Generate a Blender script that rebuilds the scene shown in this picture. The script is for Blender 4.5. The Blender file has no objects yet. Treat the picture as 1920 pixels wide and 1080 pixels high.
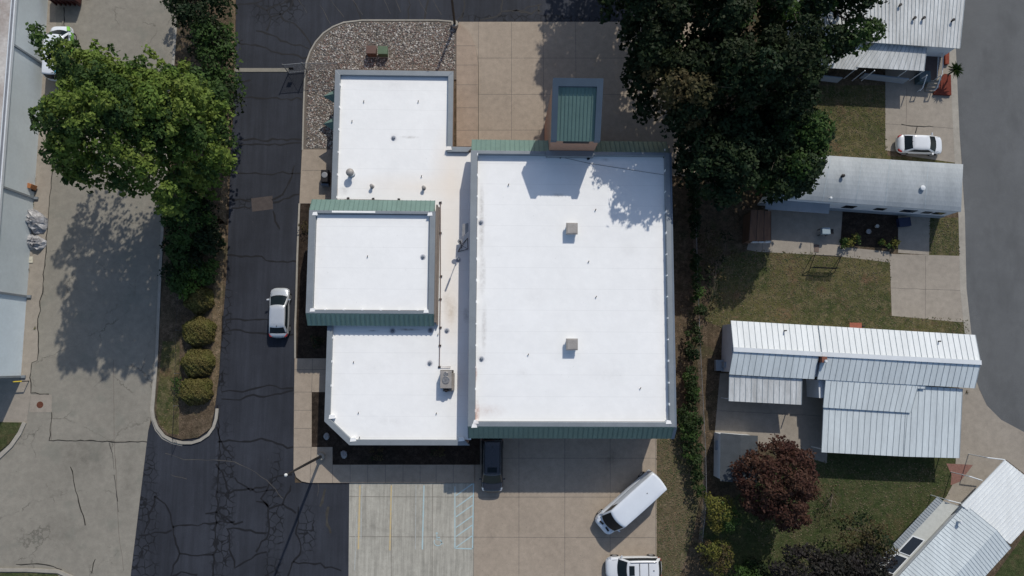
import bpy, math, random
import numpy as np
from mathutils import Vector, Matrix
random.seed(7); rng=np.random.default_rng(7)
SC=bpy.context.scene; COL=SC.collection
# ---------------- camera (drone looking almost straight down) ----------------
F=1360.0; CAMH=68.0
def nrm(v): return v/np.linalg.norm(v)
_Z=-nrm(np.array([-32,-142,-F])); _Y=np.array([62,13375,-F]); _Y=nrm(_Y-_Z*_Y.dot(_Z)); _X=np.cross(_Y,_Z)
RM=np.array([_X,_Y,_Z])
cd=bpy.data.cameras.new('camera'); cam=bpy.data.objects.new('camera',cd); COL.objects.link(cam)
cd.sensor_width=36; cd.lens=F/1920*36; cd.clip_start=1; cd.clip_end=2000
cam.matrix_world=Matrix.Translation((0,0,CAMH))@Matrix([list(r) for r in RM]).to_4x4()
SC.camera=cam
SC.render.resolution_x=1024; SC.render.resolution_y=576
def W(px,py,z=0.0):
    """surveyed point: where the photograph's (px,py) lies at height z"""
    d=RM@np.array([px-960,540-py,-F]); t=(z-CAMH)/d[2]
    return (float(t*d[0]),float(t*d[1]),float(z))
def WW(pts,z=0.0): return [W(p[0],p[1],z)[:2] for p in pts]
# ---------------- light ----------------
SUN_EL=math.radians(41); SDX,SDY=0.345,0.939      # horizontal direction towards the sun
SUN_ROT=math.atan2(SDX,SDY)
w=bpy.data.worlds.new('World'); SC.world=w; w.use_nodes=True
nt=w.node_tree; bg=nt.nodes['Background']; sky=nt.nodes.new('ShaderNodeTexSky'); sky.sky_type='NISHITA'
sky.sun_disc=False; sky.sun_elevation=SUN_EL; sky.sun_rotation=SUN_ROT; sky.air_density=1.0; sky.dust_density=1.0
nt.links.new(sky.outputs[0],bg.inputs[0]); bg.inputs[1].default_value=0.125
ld=bpy.data.lights.new('sun','SUN'); ld.energy=3.4; ld.angle=math.radians(0.6); ld.color=(1,0.945,0.855)
sun=bpy.data.objects.new('sun',ld); COL.objects.link(sun)
tos=Vector((SDX*math.cos(SUN_EL),SDY*math.cos(SUN_EL),math.sin(SUN_EL)))
sun.rotation_euler=tos.to_track_quat('Z','Y').to_euler(); sun.location=(30,60,60)
SC.view_settings.view_transform='Standard'; SC.view_settings.look='None'; SC.view_settings.exposure=0.0; SC.view_settings.gamma=1
# ---------------- materials ----------------
def sl(*c): # sRGB 0-255 -> linear
    return tuple(((x/255)/12.92 if x/255<=0.04045 else ((x/255+0.055)/1.055)**2.4) for x in c)
class NT:
    def __init__(s,name):
        s.m=bpy.data.materials.new(name); s.m.use_nodes=True; s.t=s.m.node_tree; s.b=s.t.nodes['Principled BSDF']
        s.tc=s.t.nodes.new('ShaderNodeTexCoord').outputs['Object']
    def n(s,typ,**k):
        o=s.t.nodes.new(typ)
        for a,b in k.items():
            if a=='inp':
                for i,v in b.items():
                    if hasattr(v,'is_output') or isinstance(v,bpy.types.NodeSocket): s.t.links.new(v,o.inputs[i])
                    else: o.inputs[i].default_value=v
            else: setattr(o,a,b)
        return o
    def noise(s,scale,detail=4,rough=.6,vec=None,dist=0):
        return s.n('ShaderNodeTexNoise',inp={'Vector':vec or s.tc,'Scale':scale,'Detail':detail,'Roughness':rough,'Distortion':dist}).outputs[0]
    def ramp(s,f,a,b,lo=0.,hi=1.):
        return s.n('ShaderNodeMapRange',inp={0:f,1:a,2:b,3:lo,4:hi}).outputs[0]
    def math(s,op,a,b=0.,clamp=False):
        o=s.n('ShaderNodeMath',operation=op,inp={0:a,1:b}); o.use_clamp=clamp; return o.outputs[0]
    def mix(s,f,a,b,mode='MIX'):
        o=s.n('ShaderNodeMix',data_type='RGBA',blend_type=mode)
        for i,v in ((0,f),(6,a),(7,b)):
            if isinstance(v,bpy.types.NodeSocket): s.t.links.new(v,o.inputs[i])
            elif i==0: o.inputs[0].default_value=v
            else: o.inputs[i].default_value=(*v,1)
        return o.outputs[2]
    def mapping(s,scale=(1,1,1),rot=(0,0,0),loc=(0,0,0)):
        return s.n('ShaderNodeMapping',inp={'Vector':s.tc,'Scale':scale,'Rotation':rot,'Location':loc}).outputs[0]
    def blob(s,cx,cy,rx,ry,soft=1.0):
        m=s.mapping((1/rx,1/ry,0),(0,0,0),(-cx/rx,-cy/ry,0))
        l=s.n('ShaderNodeVectorMath',operation='LENGTH',inp={0:m}).outputs['Value']
        return s.ramp(l,1,1-soft,0,1)
    def color(s,c): s.t.links.new(c,s.b.inputs['Base Color'])
    def bump(s,h,st=.3,d=.02):
        s.t.links.new(s.n('ShaderNodeBump',inp={'Strength':st,'Distance':d,'Height':h}).outputs[0],s.b.inputs['Normal'])
def mat(name,c,rough=.7,var=.25,scale=3.0,metal=0,spec=.3,fine=30,bump=0,stretch=None,c2=None):
    k=NT(name); k.b.inputs['Roughness'].default_value=rough; k.b.inputs['Metallic'].default_value=metal
    k.b.inputs['Specular IOR Level'].default_value=spec
    v=k.mapping(stretch) if stretch else None
    a=k.ramp(k.noise(scale,5,.65,v),.3,.7); d=tuple(x*(1-var) for x in c) if c2 is None else c2
    col=k.mix(a,d,c)
    if fine:
        f=k.ramp(k.noise(fine,3,.7,v),.25,.75,1-var*.5,1+var*.35)
        col=k.mix(1.0,col,k.n('ShaderNodeCombineColor',inp={0:f,1:f,2:f}).outputs[0],'MULTIPLY')
    k.color(col)
    if bump: k.bump(k.noise(fine or 20,4,.7),bump,.03)
    return k.m
def paint(name,c,rough=.25,coat=.6,metal=0.0):
    k=NT(name); k.b.inputs['Base Color'].default_value=(*c,1); k.b.inputs['Roughness'].default_value=rough
    k.b.inputs['Metallic'].default_value=metal; k.b.inputs['Coat Weight'].default_value=coat; k.b.inputs['Coat Roughness'].default_value=.06
    k.color(k.mix(k.ramp(k.noise(1.3),.3,.7,0,.35),c,tuple(x*.8+.01 for x in c)))
    return k.m
M={}
def leafmat(name,c1,c2,c3,trans=.25):
    k=NT(name); g=k.n('ShaderNodeNewGeometry')
    r=g.outputs['Random Per Island']; low=k.ramp(k.noise(.45,3,.5),.35,.65)
    a=k.mix(r,c1,c2); col=k.mix(k.math('MULTIPLY',low,k.ramp(r,0,1,.5,1)),a,c3); k.color(col)
    k.b.inputs['Roughness'].default_value=.6; k.b.inputs['Specular IOR Level'].default_value=.12
    tr=k.n('ShaderNodeBsdfTranslucent'); k.t.links.new(col,tr.inputs[0])
    mx=k.n('ShaderNodeMixShader'); mx.inputs[0].default_value=trans
    k.t.links.new(k.b.outputs[0],mx.inputs[1]); k.t.links.new(tr.outputs[0],mx.inputs[2])
    k.t.links.new(mx.outputs[0],k.t.nodes['Material Output'].inputs[0])
    return k.m
# ---------------- mesh builder ----------------
def tag(o,label=None,cat=None,group=None,kind=None):
    if label: o['label']=label
    if cat: o['category']=cat
    if group: o['group']=group
    if kind: o['kind']=kind
    return o
def thing(name,label,cat,loc=(0,0,0),rz=0,group=None):
    o=bpy.data.objects.new(name,None); COL.objects.link(o); o.location=loc; o.rotation_euler=(0,0,rz); o.empty_display_size=.3
    return tag(o,label,cat,group)
def rootloc(p):
    while p.parent: p=p.parent
    return p.location
class MB:
    def __init__(s): s.v=[]; s.f=[]; s.mi=[]
    def add(s,vs,fs,mi=0):
        b=len(s.v); s.v+= [tuple(map(float,p)) for p in vs]; s.f+=[tuple(b+i for i in f) for f in fs]; s.mi+=[mi]*len(fs); return s
    def prism(s,pts,z0,z1,mi=0):
        a=sum(pts[i][0]*pts[(i+1)%len(pts)][1]-pts[(i+1)%len(pts)][0]*pts[i][1] for i in range(len(pts)))
        if a<0: pts=pts[::-1]
        n=len(pts); g=lambda z,i: z(pts[i]) if callable(z) else z
        vs=[(p[0],p[1],g(z0,i)) for i,p in enumerate(pts)]+[(p[0],p[1],g(z1,i)) for i,p in enumerate(pts)]
        fs=[tuple(range(n-1,-1,-1)),tuple(range(n,2*n))]+[(i,(i+1)%n,n+(i+1)%n,n+i) for i in range(n)]
        return s.add(vs,fs,mi)
    def sheet(s,pts,z,mi=0):
        a=sum(pts[i][0]*pts[(i+1)%len(pts)][1]-pts[(i+1)%len(pts)][0]*pts[i][1] for i in range(len(pts)))
        if a<0: pts=pts[::-1]
        return s.add([(p[0],p[1],z) for p in pts],[tuple(range(len(pts)))],mi)
    def box(s,x0,y0,z0,x1,y1,z1,mi=0):
        return s.prism([(x0,y0),(x1,y0),(x1,y1),(x0,y1)],z0,z1,mi)
    def obox(s,c,sx,sy,sz,rz=0,mi=0):   # c = centre of base
        co,si=math.cos(rz),math.sin(rz); P=[(c[0]+a*sx/2*co-b*sy/2*si,c[1]+a*sx/2*si+b*sy/2*co) for a,b in ((-1,-1),(1,-1),(1,1),(-1,1))]
        return s.prism(P,c[2],c[2]+sz,mi)
    def hexa(s,b4,t4,mi=0):
        return s.add(list(b4)+list(t4),[(3,2,1,0),(4,5,6,7),(0,1,5,4),(1,2,6,5),(2,3,7,6),(3,0,4,7)],mi)
    def tube(s,path,r,n=8,mi=0,closed=True):
        P=[Vector(p) for p in path]; R=r if isinstance(r,(list,tuple)) else [r]*len(P); vs=[];fs=[]
        for i,p in enumerate(P):
            d=(P[min(i+1,len(P)-1)]-P[max(i-1,0)]).normalized(); u=d.cross(Vector((0,0,1)))
            if u.length<.05: u=d.cross(Vector((1,0,0)))
            u.normalize(); w_=d.cross(u)
            for k in range(n):
                a=2*math.pi*k/n; vs.append(tuple(p+R[i]*(u*math.cos(a)+w_*math.sin(a))))
        for i in range(len(P)-1):
            for k in range(n): fs.append((i*n+k,i*n+(k+1)%n,(i+1)*n+(k+1)%n,(i+1)*n+k))
        if closed: fs+=[tuple(range(n)),tuple(range((len(P)-1)*n+n-1,(len(P)-1)*n-1,-1))]
        return s.add(vs,fs,mi)
    def lathe(s,c,prof,n=16,mi=0):
        vs=[];fs=[]
        for r,z in prof:
            for k in range(n): a=2*math.pi*k/n; vs.append((c[0]+r*math.cos(a),c[1]+r*math.sin(a),c[2]+z))
        for i in range(len(prof)-1):
            for k in range(n): fs.append((i*n+k,i*n+(k+1)%n,(i+1)*n+(k+1)%n,(i+1)*n+k))
        fs+=[tuple(range(n-1,-1,-1)),tuple(range((len(prof)-1)*n,len(prof)*n))]
        return s.add(vs,fs,mi)
    def strip(s,pts,wd,z,mi=0,vary=0):
        """flat ribbon along a polyline"""
        n=len(pts); L=[];Rr=[]
        for i in range(n):
            a=pts[max(i-1,0)];b=pts[min(i+1,n-1)]; dx,dy=b[0]-a[0],b[1]-a[1]; l=math.hypot(dx,dy) or 1
            h=wd/2*(1+random.uniform(-vary,vary)); L.append((pts[i][0]-dy/l*h,pts[i][1]+dx/l*h,z)); Rr.append((pts[i][0]+dy/l*h,pts[i][1]-dx/l*h,z))
        return s.add(L+Rr,[(n+i,n+i+1,i+1,i) for i in range(n-1)],mi)
    def build(s,name,mats,parent=None,smooth=False,bevel=0,subsurf=0,local=False):
        me=bpy.data.meshes.new(name)
        off=Vector((0,0,0)) if (parent is None or local) else rootloc(parent)
        me.from_pydata([(a-off.x,b-off.y,c-off.z) for a,b,c in s.v],[],s.f)
        if not isinstance(mats,(list,tuple)): mats=[mats]
        for m in mats: me.materials.append(m)
        if len(mats)>1: me.polygons.foreach_set('material_index',s.mi)
        if smooth: me.polygons.foreach_set('use_smooth',[True]*len(me.polygons))
        me.update(); o=bpy.data.objects.new(name,me); COL.objects.link(o)
        if parent: o.parent=parent
        if bevel:
            b=o.modifiers.new('bevel','BEVEL'); b.width=bevel; b.segments=2; b.limit_method='ANGLE'
        if subsurf:
            b=o.modifiers.new('subsurf','SUBSURF'); b.levels=subsurf; b.render_levels=subsurf
        return o
def st(name,mb,m,**k): return tag(mb.build(name,m,**k),kind='structure')
def solo(name,mb,m,label,cat,group=None,**k):
    """a thing that is one mesh: origin moved to its base centre"""
    o=mb.build(name,m,**k); vs=o.data.vertices
    c=sum((v.co for v in vs),Vector())/len(vs); c.z=min(v.co.z for v in vs)
    o.data.transform(Matrix.Translation(-c)); o.location=c
    return tag(o,label,cat,group)
def copy_tree(o,parent=None):
    c=o.copy(); COL.objects.link(c); c.parent=parent
    for ch in list(o.children): copy_tree(ch,c)
    return c
def jag(pts,step=.35,amp=.06):
    out=[]
    for (x0,y0),(x1,y1) in zip(pts[:-1],pts[1:]):
        l=math.hypot(x1-x0,y1-y0); n=max(1,int(l/step)); nx,ny=-(y1-y0)/(l or 1),(x1-x0)/(l or 1)
        for i in range(n):
            t=i/n; a=random.gauss(0,amp) if i else 0
            out.append((x0+(x1-x0)*t+nx*a,y0+(y1-y0)*t+ny*a))
    out.append(pts[-1]); return out
def arc(cx,cy,r,a0,a1,n=10,ry=None):
    ry=ry or r
    return [(cx+r*math.cos(math.radians(a0+(a1-a0)*i/n)),cy+ry*math.sin(math.radians(a0+(a1-a0)*i/n))) for i in range(n+1)]
# ---------------- ground materials ----------------
def m_concrete(name,c,streak=0,tile=None,dirt=.3,dark=None,hair=0):
    k=NT(name); k.b.inputs['Roughness'].default_value=.85; k.b.inputs['Specular IOR Level'].default_value=.2
    big=k.ramp(k.noise(.22,5,.6),.3,.7); col=k.mix(big,tuple(x*(1-dirt) for x in c),c)
    med=k.ramp(k.noise(1.7,6,.7),.35,.7,.86,1.08); col=k.mix(1,col,k.n('ShaderNodeCombineColor',inp={0:med,1:med,2:med}).outputs[0],'MULTIPLY')
    fi=k.ramp(k.noise(14,4,.8),.25,.75,.85,1.13); col=k.mix(1,col,k.n('ShaderNodeCombineColor',inp={0:fi,1:fi,2:fi}).outputs[0],'MULTIPLY')
    if streak:
        s_=k.ramp(k.noise(1.0,5,.7,k.mapping((3.2,.18,1))),.35,.7,1-streak,1.06); col=k.mix(1,col,k.n('ShaderNodeCombineColor',inp={0:s_,1:s_,2:s_}).outputs[0],'MULTIPLY')
    if hair:
        wv=k.n('ShaderNodeMix',data_type='VECTOR'); nz=k.n('ShaderNodeTexNoise',inp={'Vector':k.tc,'Scale':.9,'Detail':5,'Roughness':.7})
        k.t.links.new(k.tc,wv.inputs[4]); k.t.links.new(nz.outputs['Color'],wv.inputs[5]); wv.inputs[0].default_value=.55
        vo=k.n('ShaderNodeTexVoronoi',feature='DISTANCE_TO_EDGE',inp={'Vector':wv.outputs[1],'Scale':.42})
        ln=k.ramp(vo.outputs[0],.0,.012,1,0); ms=k.ramp(k.noise(.35,3,.6),.48,.6); col=k.mix(k.math('MULTIPLY',k.math('MULTIPLY',ln,ms),hair),col,tuple(x*.35 for x in c))
        pt=k.ramp(k.noise(.5,4,.55,k.mapping((1,1,1),(0,0,0),(17,3,0))),.56,.66,0,.35); col=k.mix(pt,col,(c[0]*.62,c[1]*.68,c[2]*.68))
    sp=k.ramp(k.noise(5.5,2,.5),.70,.76); col=k.mix(k.math('MULTIPLY',sp,.45),col,tuple(x*.35 for x in c))
    if dark:
        for (cx,cy,rx,ry,a) in dark:
            col=k.mix(k.math('MULTIPLY',k.math('MULTIPLY',k.blob(cx,cy,rx,ry),k.ramp(k.noise(1.1,5,.7),.3,.65)),a),col,tuple(x*.3 for x in c))
    k.color(col); k.bump(k.noise(22,3,.7),.25,.01); return k.m
def m_asphalt(name,c,bands=None,light=.35,streak=1):
    k=NT(name); k.b.inputs['Roughness'].default_value=.8; k.b.inputs['Specular IOR Level'].default_value=.25
    big=k.ramp(k.noise(.16,5,.62),.35,.7); col=k.mix(big,c,tuple(x*(1+light*1.6)+.002 for x in c))
    s_=k.ramp(k.noise(.8,5,.7,k.mapping((2.2,.12,1)) if streak else None),.4,.75,.85 if streak else .95,1.3 if streak else 1.06); col=k.mix(1,col,k.n('ShaderNodeCombineColor',inp={0:s_,1:s_,2:s_}).outputs[0],'MULTIPLY')
    fi=k.ramp(k.noise(16,4,.8),.25,.75,.72,1.35); col=k.mix(1,col,k.n('ShaderNodeCombineColor',inp={0:fi,1:fi,2:fi}).outputs[0],'MULTIPLY')
    sp=k.ramp(k.noise(7,2,.5),.73,.77); col=k.mix(k.math('MULTIPLY',sp,.35),col,(.12,.12,.12) if streak else tuple(x*.45 for x in c))
    if not streak:
        pt=k.ramp(k.noise(.35,5,.6,k.mapping((1,.45,1),(0,0,.1),(7,3,0))),.5,.66,0,.5); col=k.mix(pt,col,tuple(x*.72 for x in c)); s2=k.ramp(k.noise(3.2,4,.7),.66,.72,0,.5); col=k.mix(s2,col,tuple(x*.6 for x in c))
    if bands:
        wv=k.n('ShaderNodeMix',data_type='VECTOR'); nz=k.n('ShaderNodeTexNoise',inp={'Vector':k.tc,'Scale':1.4,'Detail':3})
        k.t.links.new(k.tc,wv.inputs[4]); k.t.links.new(nz.outputs['Color'],wv.inputs[5]); wv.inputs[0].default_value=.35
        vo=k.n('ShaderNodeTexVoronoi',feature='DISTANCE_TO_EDGE',inp={'Vector':wv.outputs[1],'Scale':2.3})
        line=k.ramp(vo.outputs[0],.035,.085,1,0); msk=None
        for (cx,cy,rx,ry) in bands:
            b=k.blob(cx,cy,rx,ry,.35); msk=b if msk is None else k.math('MAXIMUM',msk,b)
        msk=k.math('MULTIPLY',msk,k.ramp(k.noise(.5,3),.32,.5))
        col=k.mix(k.math('MULTIPLY',line,k.math('MULTIPLY',msk,.9)),col,tuple(x*.3 for x in c))
    k.color(col); k.bump(k.noise(35,3,.7),.4,.01); return k.m
def m_grass(name,a,b,c,d=(.13,.09,.055)):
    k=NT(name); k.b.inputs['Roughness'].default_value=.95; k.b.inputs['Specular IOR Level'].default_value=.1
    n1=k.ramp(k.noise(.28,5,.65),.36,.64); col=k.mix(n1,a,b)
    n2=k.ramp(k.noise(1.3,6,.75),.45,.68); col=k.mix(n2,col,c)
    n3=k.ramp(k.noise(.55,5,.7,k.mapping((1,1,1),(0,0,0),(31,9,4))),.54,.72); col=k.mix(k.math('MULTIPLY',n3,.75),col,d)
    tf=k.ramp(k.noise(3.4,4,.75),.3,.7,.62,1.32); col=k.mix(1,col,k.n('ShaderNodeCombineColor',inp={0:tf,1:tf,2:tf}).outputs[0],'MULTIPLY')
    fi=k.ramp(k.noise(9,5,.85),.25,.75,.35,1.65); col=k.mix(1,col,k.n('ShaderNodeCombineColor',inp={0:fi,1:fi,2:fi}).outputs[0],'MULTIPLY')
    k.color(col); k.bump(k.noise(11,5,.8),.9,.08); return k.m
wb=lambda px,py,*r: (*W(px,py)[:2],*r)
M['asphalt']=m_asphalt('sealed asphalt',(.0185,.021,.028),[wb(1100/4+480-240,1000,1.0,9),wb(418,950,1.3,9),wb(275,980,1.2,8),wb(268,1060,1.6,3.5),wb(520,20,3,2.2),wb(1010,36,11,.55),wb(470,382,1.4,.7),wb(418,620,.9,8),wb(575,1000,1,3)])
M['road']=m_asphalt('grey road asphalt',(.094,.098,.101),None,.10,0)
M['old_concrete']=m_concrete('weathered road concrete',(.25,.232,.195),0,dirt=.16,hair=.8,dark=[wb(155,860,3,3,.5),wb(120,1000,3,2,.35),wb(240,905,.8,5,.4)])
M['tan_concrete']=m_concrete('tan slab concrete',(.345,.288,.228),0,dirt=.14,dark=[wb(1145,857,1.2,.9,.75),wb(920,995,.8,1.3,.35)])
M['orange_concrete']=m_concrete('buff walk concrete',(.34,.27,.21),0,dirt=.14)
M['pad_concrete']=m_concrete('pale parking concrete',(.45,.43,.37),.32,dirt=.16,dark=[wb(700,985,2.6,1.6,.5)])
M['drive_concrete']=m_concrete('driveway concrete',(.31,.275,.23),0,dirt=.16)
M['kerb']=m_concrete('kerb concrete',(.35,.325,.28),0,dirt=.2)
M['lawn']=m_grass('dry lawn',(.098,.088,.037),(.043,.056,.02),(.148,.12,.068),(.135,.078,.052))
M['lawn2']=m_grass('green lawn',(.052,.066,.026),(.036,.052,.018),(.088,.084,.042),(.10,.072,.042))
M['strip']=m_grass('dry strip grass',(.115,.09,.055),(.075,.075,.034),(.17,.135,.09),(.055,.068,.026))
M['soil']=m_grass('leaf littered soil',(.10,.072,.048),(.062,.05,.032),(.155,.115,.08),(.05,.058,.024))
M['mulch']=m_grass('dark mulch',(.035,.024,.018),(.025,.02,.016),(.06,.045,.035),(.04,.028,.02))
M['litter']=m_grass('leaf litter',(.15,.11,.07),(.11,.085,.05),(.22,.165,.11),(.09,.085,.04))
M['crack']=mat('crack sealer',(.009,.009,.011),.6,.2)
M['joint']=mat('joint dirt',(.17,.15,.13),.9,.4,scale=1.2)
M['joint_dark']=mat('open crack',(.03,.028,.024),.9,.3)
M['scuff']=mat('pale scuff',(.085,.08,.075),.9,.4,scale=2)
# ---------------- ground ----------------
g=MB(); g.sheet([(-300,-300),(300,-300),(300,300),(-300,300)],0); st('ground',g,M['soil'])
def ground(name,m,z,pts,holes=None):
    g=MB(); g.sheet(WW(pts),z); return st(name,g,m)
def slab(name,m,pts,h=.12,z=0.0):
    g=MB(); g.prism(WW(pts),z,z+h); return st(name,g,m)
ground('asphalt_lot',M['asphalt'],.008,[(446,-400),(1340,-400),(1300,42),(860,42),(620,60),(590,120),(565,300),(554,600),(553,905),(655,905),(651,1350),(205,1350),(245,1080),(278,808),(290,770),(400,740),(410,700),(426,500),(431,330),(441,130)])
ground('concrete_road',M['old_concrete'],.004,[(84,-400),(342,-400),(331,40),(307,400),(300,540),(294,690),(286,770),(278,808),(245,1080),(205,1350),(-400,1350),(-400,800),(0,800),(50,790),(58,737),(56,708),(60,680),(70,676),(72,640),(71,607),(80,540),(87,455),(91,400),(96,345),(102,270),(108,100)])
ground('wall_walk',M['drive_concrete'],.008,[(60,-400),(84,-400),(108,100),(102,270),(96,345),(91,400),(87,455),(80,540),(71,607),(72,640),(70,676),(60,680),(56,708),(58,737),(50,790),(0,800),(-60,800),(-60,500),(20,300)])
ground('manhole_slab',M['drive_concrete'],.012,[(58,740),(97,740),(97,773),(55,773)])
ground('side_road',M['road'],.006,[(1786,-400),(1789,0),(1792,100),(1799,250),(1803,300),(1809,405),(1812,540),(1820,615),(1830,715),(1850,760),(1877,787),(1920,810),(2300,900),(2300,-400)])
slab('patched_asphalt',mat('reddish patch asphalt',(.075,.062,.058),.85,.3,2,fine=14),[(471,372),(511,367),(512,392),(473,397)],.004,.008)
# island with hedgerow
slab('hedge_island',M['soil'],[(338,-400),(334,40),(311,400),(304,540),(298,690),(291,770),(297,795),(312,815),(342,824),(372,820),(396,803),(403,770),(404,700),(420,500),(427,330),(437,130),(441,-400)],.13)
g=MB(); g.sheet(WW([(405,400),(424,420),(421,500),(412,700),(404,764),(398,740),(400,560)]),.136); g.sheet(WW([(438,-300),(444,-300),(441,130),(430,330),(424,420),(408,420),(424,300),(434,130)]),.136); st('leaf_litter_strip',g,M['litter'])
ground('island_grass',M['lawn'],.135,[(306,640),(338,640),(336,815),(316,812),(300,795),(294,770),(300,700)])
def kerb(name,path,wd=.16,h=.15,m='kerb'):
    P=WW(path); g=MB(); n=len(P); L=[];R=[]
    for i in range(n):
        a=P[max(i-1,0)];b=P[min(i+1,n-1)]; dx,dy=b[0]-a[0],b[1]-a[1]; l=math.hypot(dx,dy)
        L.append((P[i][0]-dy/l*wd/2,P[i][1]+dx/l*wd/2)); R.append((P[i][0]+dy/l*wd/2,P[i][1]-dx/l*wd/2))
    for i in range(n-1):
        g.hexa([(*R[i],0),(*R[i+1],0),(*L[i+1],0),(*L[i],0)],[(*R[i],h),(*R[i+1],h),(*L[i+1],h),(*L[i],h)])
    return st(name,g,M[m])
isl=[(331,40),(307,400),(300,540),(297,615),(294,680),(289,745),(287,768),(289,785),(296,802),(308,817),(324,826),(342,830),(360,830),(376,825),(391,815),(401,801),(406,785),(408,766)]
kerb('island_kerb',[(336,-400)]+isl,.26,.15)
kerb('island_kerb_gutter',[(297,615),(291,680),(285,745),(283,768),(285,787),(292,806),(305,822),(323,831),(342,835)],.12,.03)
kerb('corner_kerb',[(47,792),(38,812),(22,835),(0,856),(-40,880)],.35,.13)
slab('corner_grass',M['lawn2'],[(43,792),(33,812),(17,833),(-4,850),(-60,880),(-200,880),(-200,789)],.11)
kerb('south_kerb',[(-100,1064),(0,1068),(50,1068),(110,1071),(135,1082),(150,1110)],.3,.13)
slab('south_grass',M['lawn2'],[(-100,1070),(0,1074),(50,1074),(108,1077),(140,1120),(140,1300),(-100,1300)],.11)
# gravel bed and surrounding kerb
bed=[(568,282),(570,200),(572,150),(575,118),(582,98),(592,80),(607,63),(625,51),(645,43),(680,39),(820,39),(845,41),(856,44)]
slab('gravel_bed',mat('gravel base',(.17,.145,.12),.9,.5,scale=9),[p for p in bed]+[(856,150),(640,150),(628,282)],.10)
kerb('gravel_kerb',bed,.14,.15)
walk=[(856,42),(868,50),(879,62),(887,76),(893,95),(896,120),(896,275),(856,275)]
slab('side_walk',M['orange_concrete'],walk,.13)
slab('north_apron',M['tan_concrete'],[(860,41),(1330,41),(1330,330),(890,330)],.004,.012)
slab('west_walk',M['tan_concrete'],[(567,281),(640,281),(640,382),(562,382)],.13)
kerb('west_kerb',[(562,382),(558,480),(556,560),(554,612),(554,672)],.16,.14)
slab('west_mulch_bed',M['mulch'],[(563,383),(640,383),(640,671),(556,671),(558,560)],.11)
slab('corner_walk',M['tan_concrete'],[(553,672),(615,672),(615,735),(585,735),(585,838),(624,838),(624,871),(889,871),(889,905),(580,905),(566,902),(556,894),(551,880),(552,760)],.13)
slab('south_mulch_bed',M['mulch'],[(585,735),(640,735),(900,820),(900,871),(624,871),(624,838),(585,838)],.10)
ground('parking_pad',M['pad_concrete'],.012,[(655,906),(889,906),(886,1350),(651,1350)])
ground('south_lot',M['tan_concrete'],.014,[(889,800),(1231,800),(1231,1080),(1233,1350),(886,1350)])
# right side
ground('side_lawn',M['strip'],.004,[(1231,800),(1300,815),(1318,900),(1300,1000),(1275,1080),(1270,1350),(1231,1350)])
ground('north_lawn',M['lawn'],.004,[(1520,160),(1662,160),(1664,292),(1800,300),(1790,312),(1500,300)])
ground('middle_lawn',M['lawn'],.004,[(1415,468),(1560,476),(1670,486),(1672,592),(1815,598),(1818,640),(1365,620),(1320,600),(1340,530),(1360,480)])
ground('front_lawn',M['lawn'],.004,[(1742,408),(1800,408),(1805,480),(1742,478)])
ground('back_lawn',M['lawn2'],.004,[(1520,845),(1800,850),(1800,940),(1640,1120),(1430,1120),(1310,1000),(1380,930)])
ground('east_lawn',M['lawn2'],.004,[(1930,990),(1850,1100),(1900,1300),(2100,1300),(2100,1000)])
ground('garden_bed',M['mulch'],.004,[(1575,395),(1690,400),(1688,468),(1572,458)])
ground('north_driveway',M['drive_concrete'],.010,[(1660,60),(1789,60),(1792,120),(1799,250),(1803,305),(1790,305),(1700,292),(1688,285),(1660,282)])
ground('middle_driveway',M['drive_concrete'],.010,[(1668,476),(1806,480),(1811,540),(1816,602),(1800,604),(1672,592)])
ground('garden_walk',M['drive_concrete'],.008,[(1405,450),(1480,452),(1570,462),(1668,472),(1668,492),(1560,479),(1420,472),(1400,468)])
ground('patio',M['drive_concrete'],.006,[(1440,388),(1580,392),(1575,465),(1440,452)])
ground('side_patio',M['drive_concrete'],.006,[(1684,400),(1744,405),(1742,478),(1684,474)])
ground('road_gutter',M['kerb'],.014,[(1780,90),(1792,90),(1799,250),(1809,405),(1812,540),(1820,615),(1828,690),(1816,690),(1806,600),(1800,540),(1797,405),(1790,300),(1785,200)])
ground('carport_slab',M['drive_concrete'],.008,[(1350,700),(1560,700),(1550,868),(1340,815)])
ground('south_driveway',M['drive_concrete'],.012,[(1800,700),(1826,700),(1836,730),(1850,760),(1877,787),(1920,810),(2200,880),(2200,1100),(1886,862),(1700,1060),(1690,1040),(1775,930),(1790,900)])
ground('brick_pavers',mat('pink pavers',(.25,.13,.105),.8,.35,scale=6),.016,[(1774,869),(1815,871),(1824,872),(1800,903),(1782,910),(1784,890)])
# joints and cracks
def lines(name,m,z,segs,wd,amp=0,step=.5,vary=0):
    g=MB()
    for s_ in segs:
        P=WW(s_); 
        if amp: P=jag(P,step,amp)
        g.strip(P,wd,z,0,vary)
    return st(name,g,m)
lines('slab_joints',M['joint'],.019,[[(896,109),(1330,109)],[(896,177),(1330,177)],[(896,244),(1030,244)],[(959,42),(959,262)],[(1018,42),(1020,262)],[(1079,42),(1081,262)],[(897,41),(897,262)],
 [(889,932),(1231,932)],[(886,1007),(1231,1008)],[(886,1083),(1231,1083)],[(973,822),(973,1350)],[(1059,822),(1059,1350)],[(1144,822),(1144,1350)],[(1229,822),(1230,1350)],[(868,50),(879,62),(887,76),(893,95),(897,120),(897,262)],[(889,859),(1231,859)],[(889,905),(886,1350)],
 [(655,931),(889,932)],[(655,1006),(886,1007)],[(653,1082),(886,1083)],[(734,908),(733,1350)],[(811,908),(809,1350)]],.035)
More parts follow.
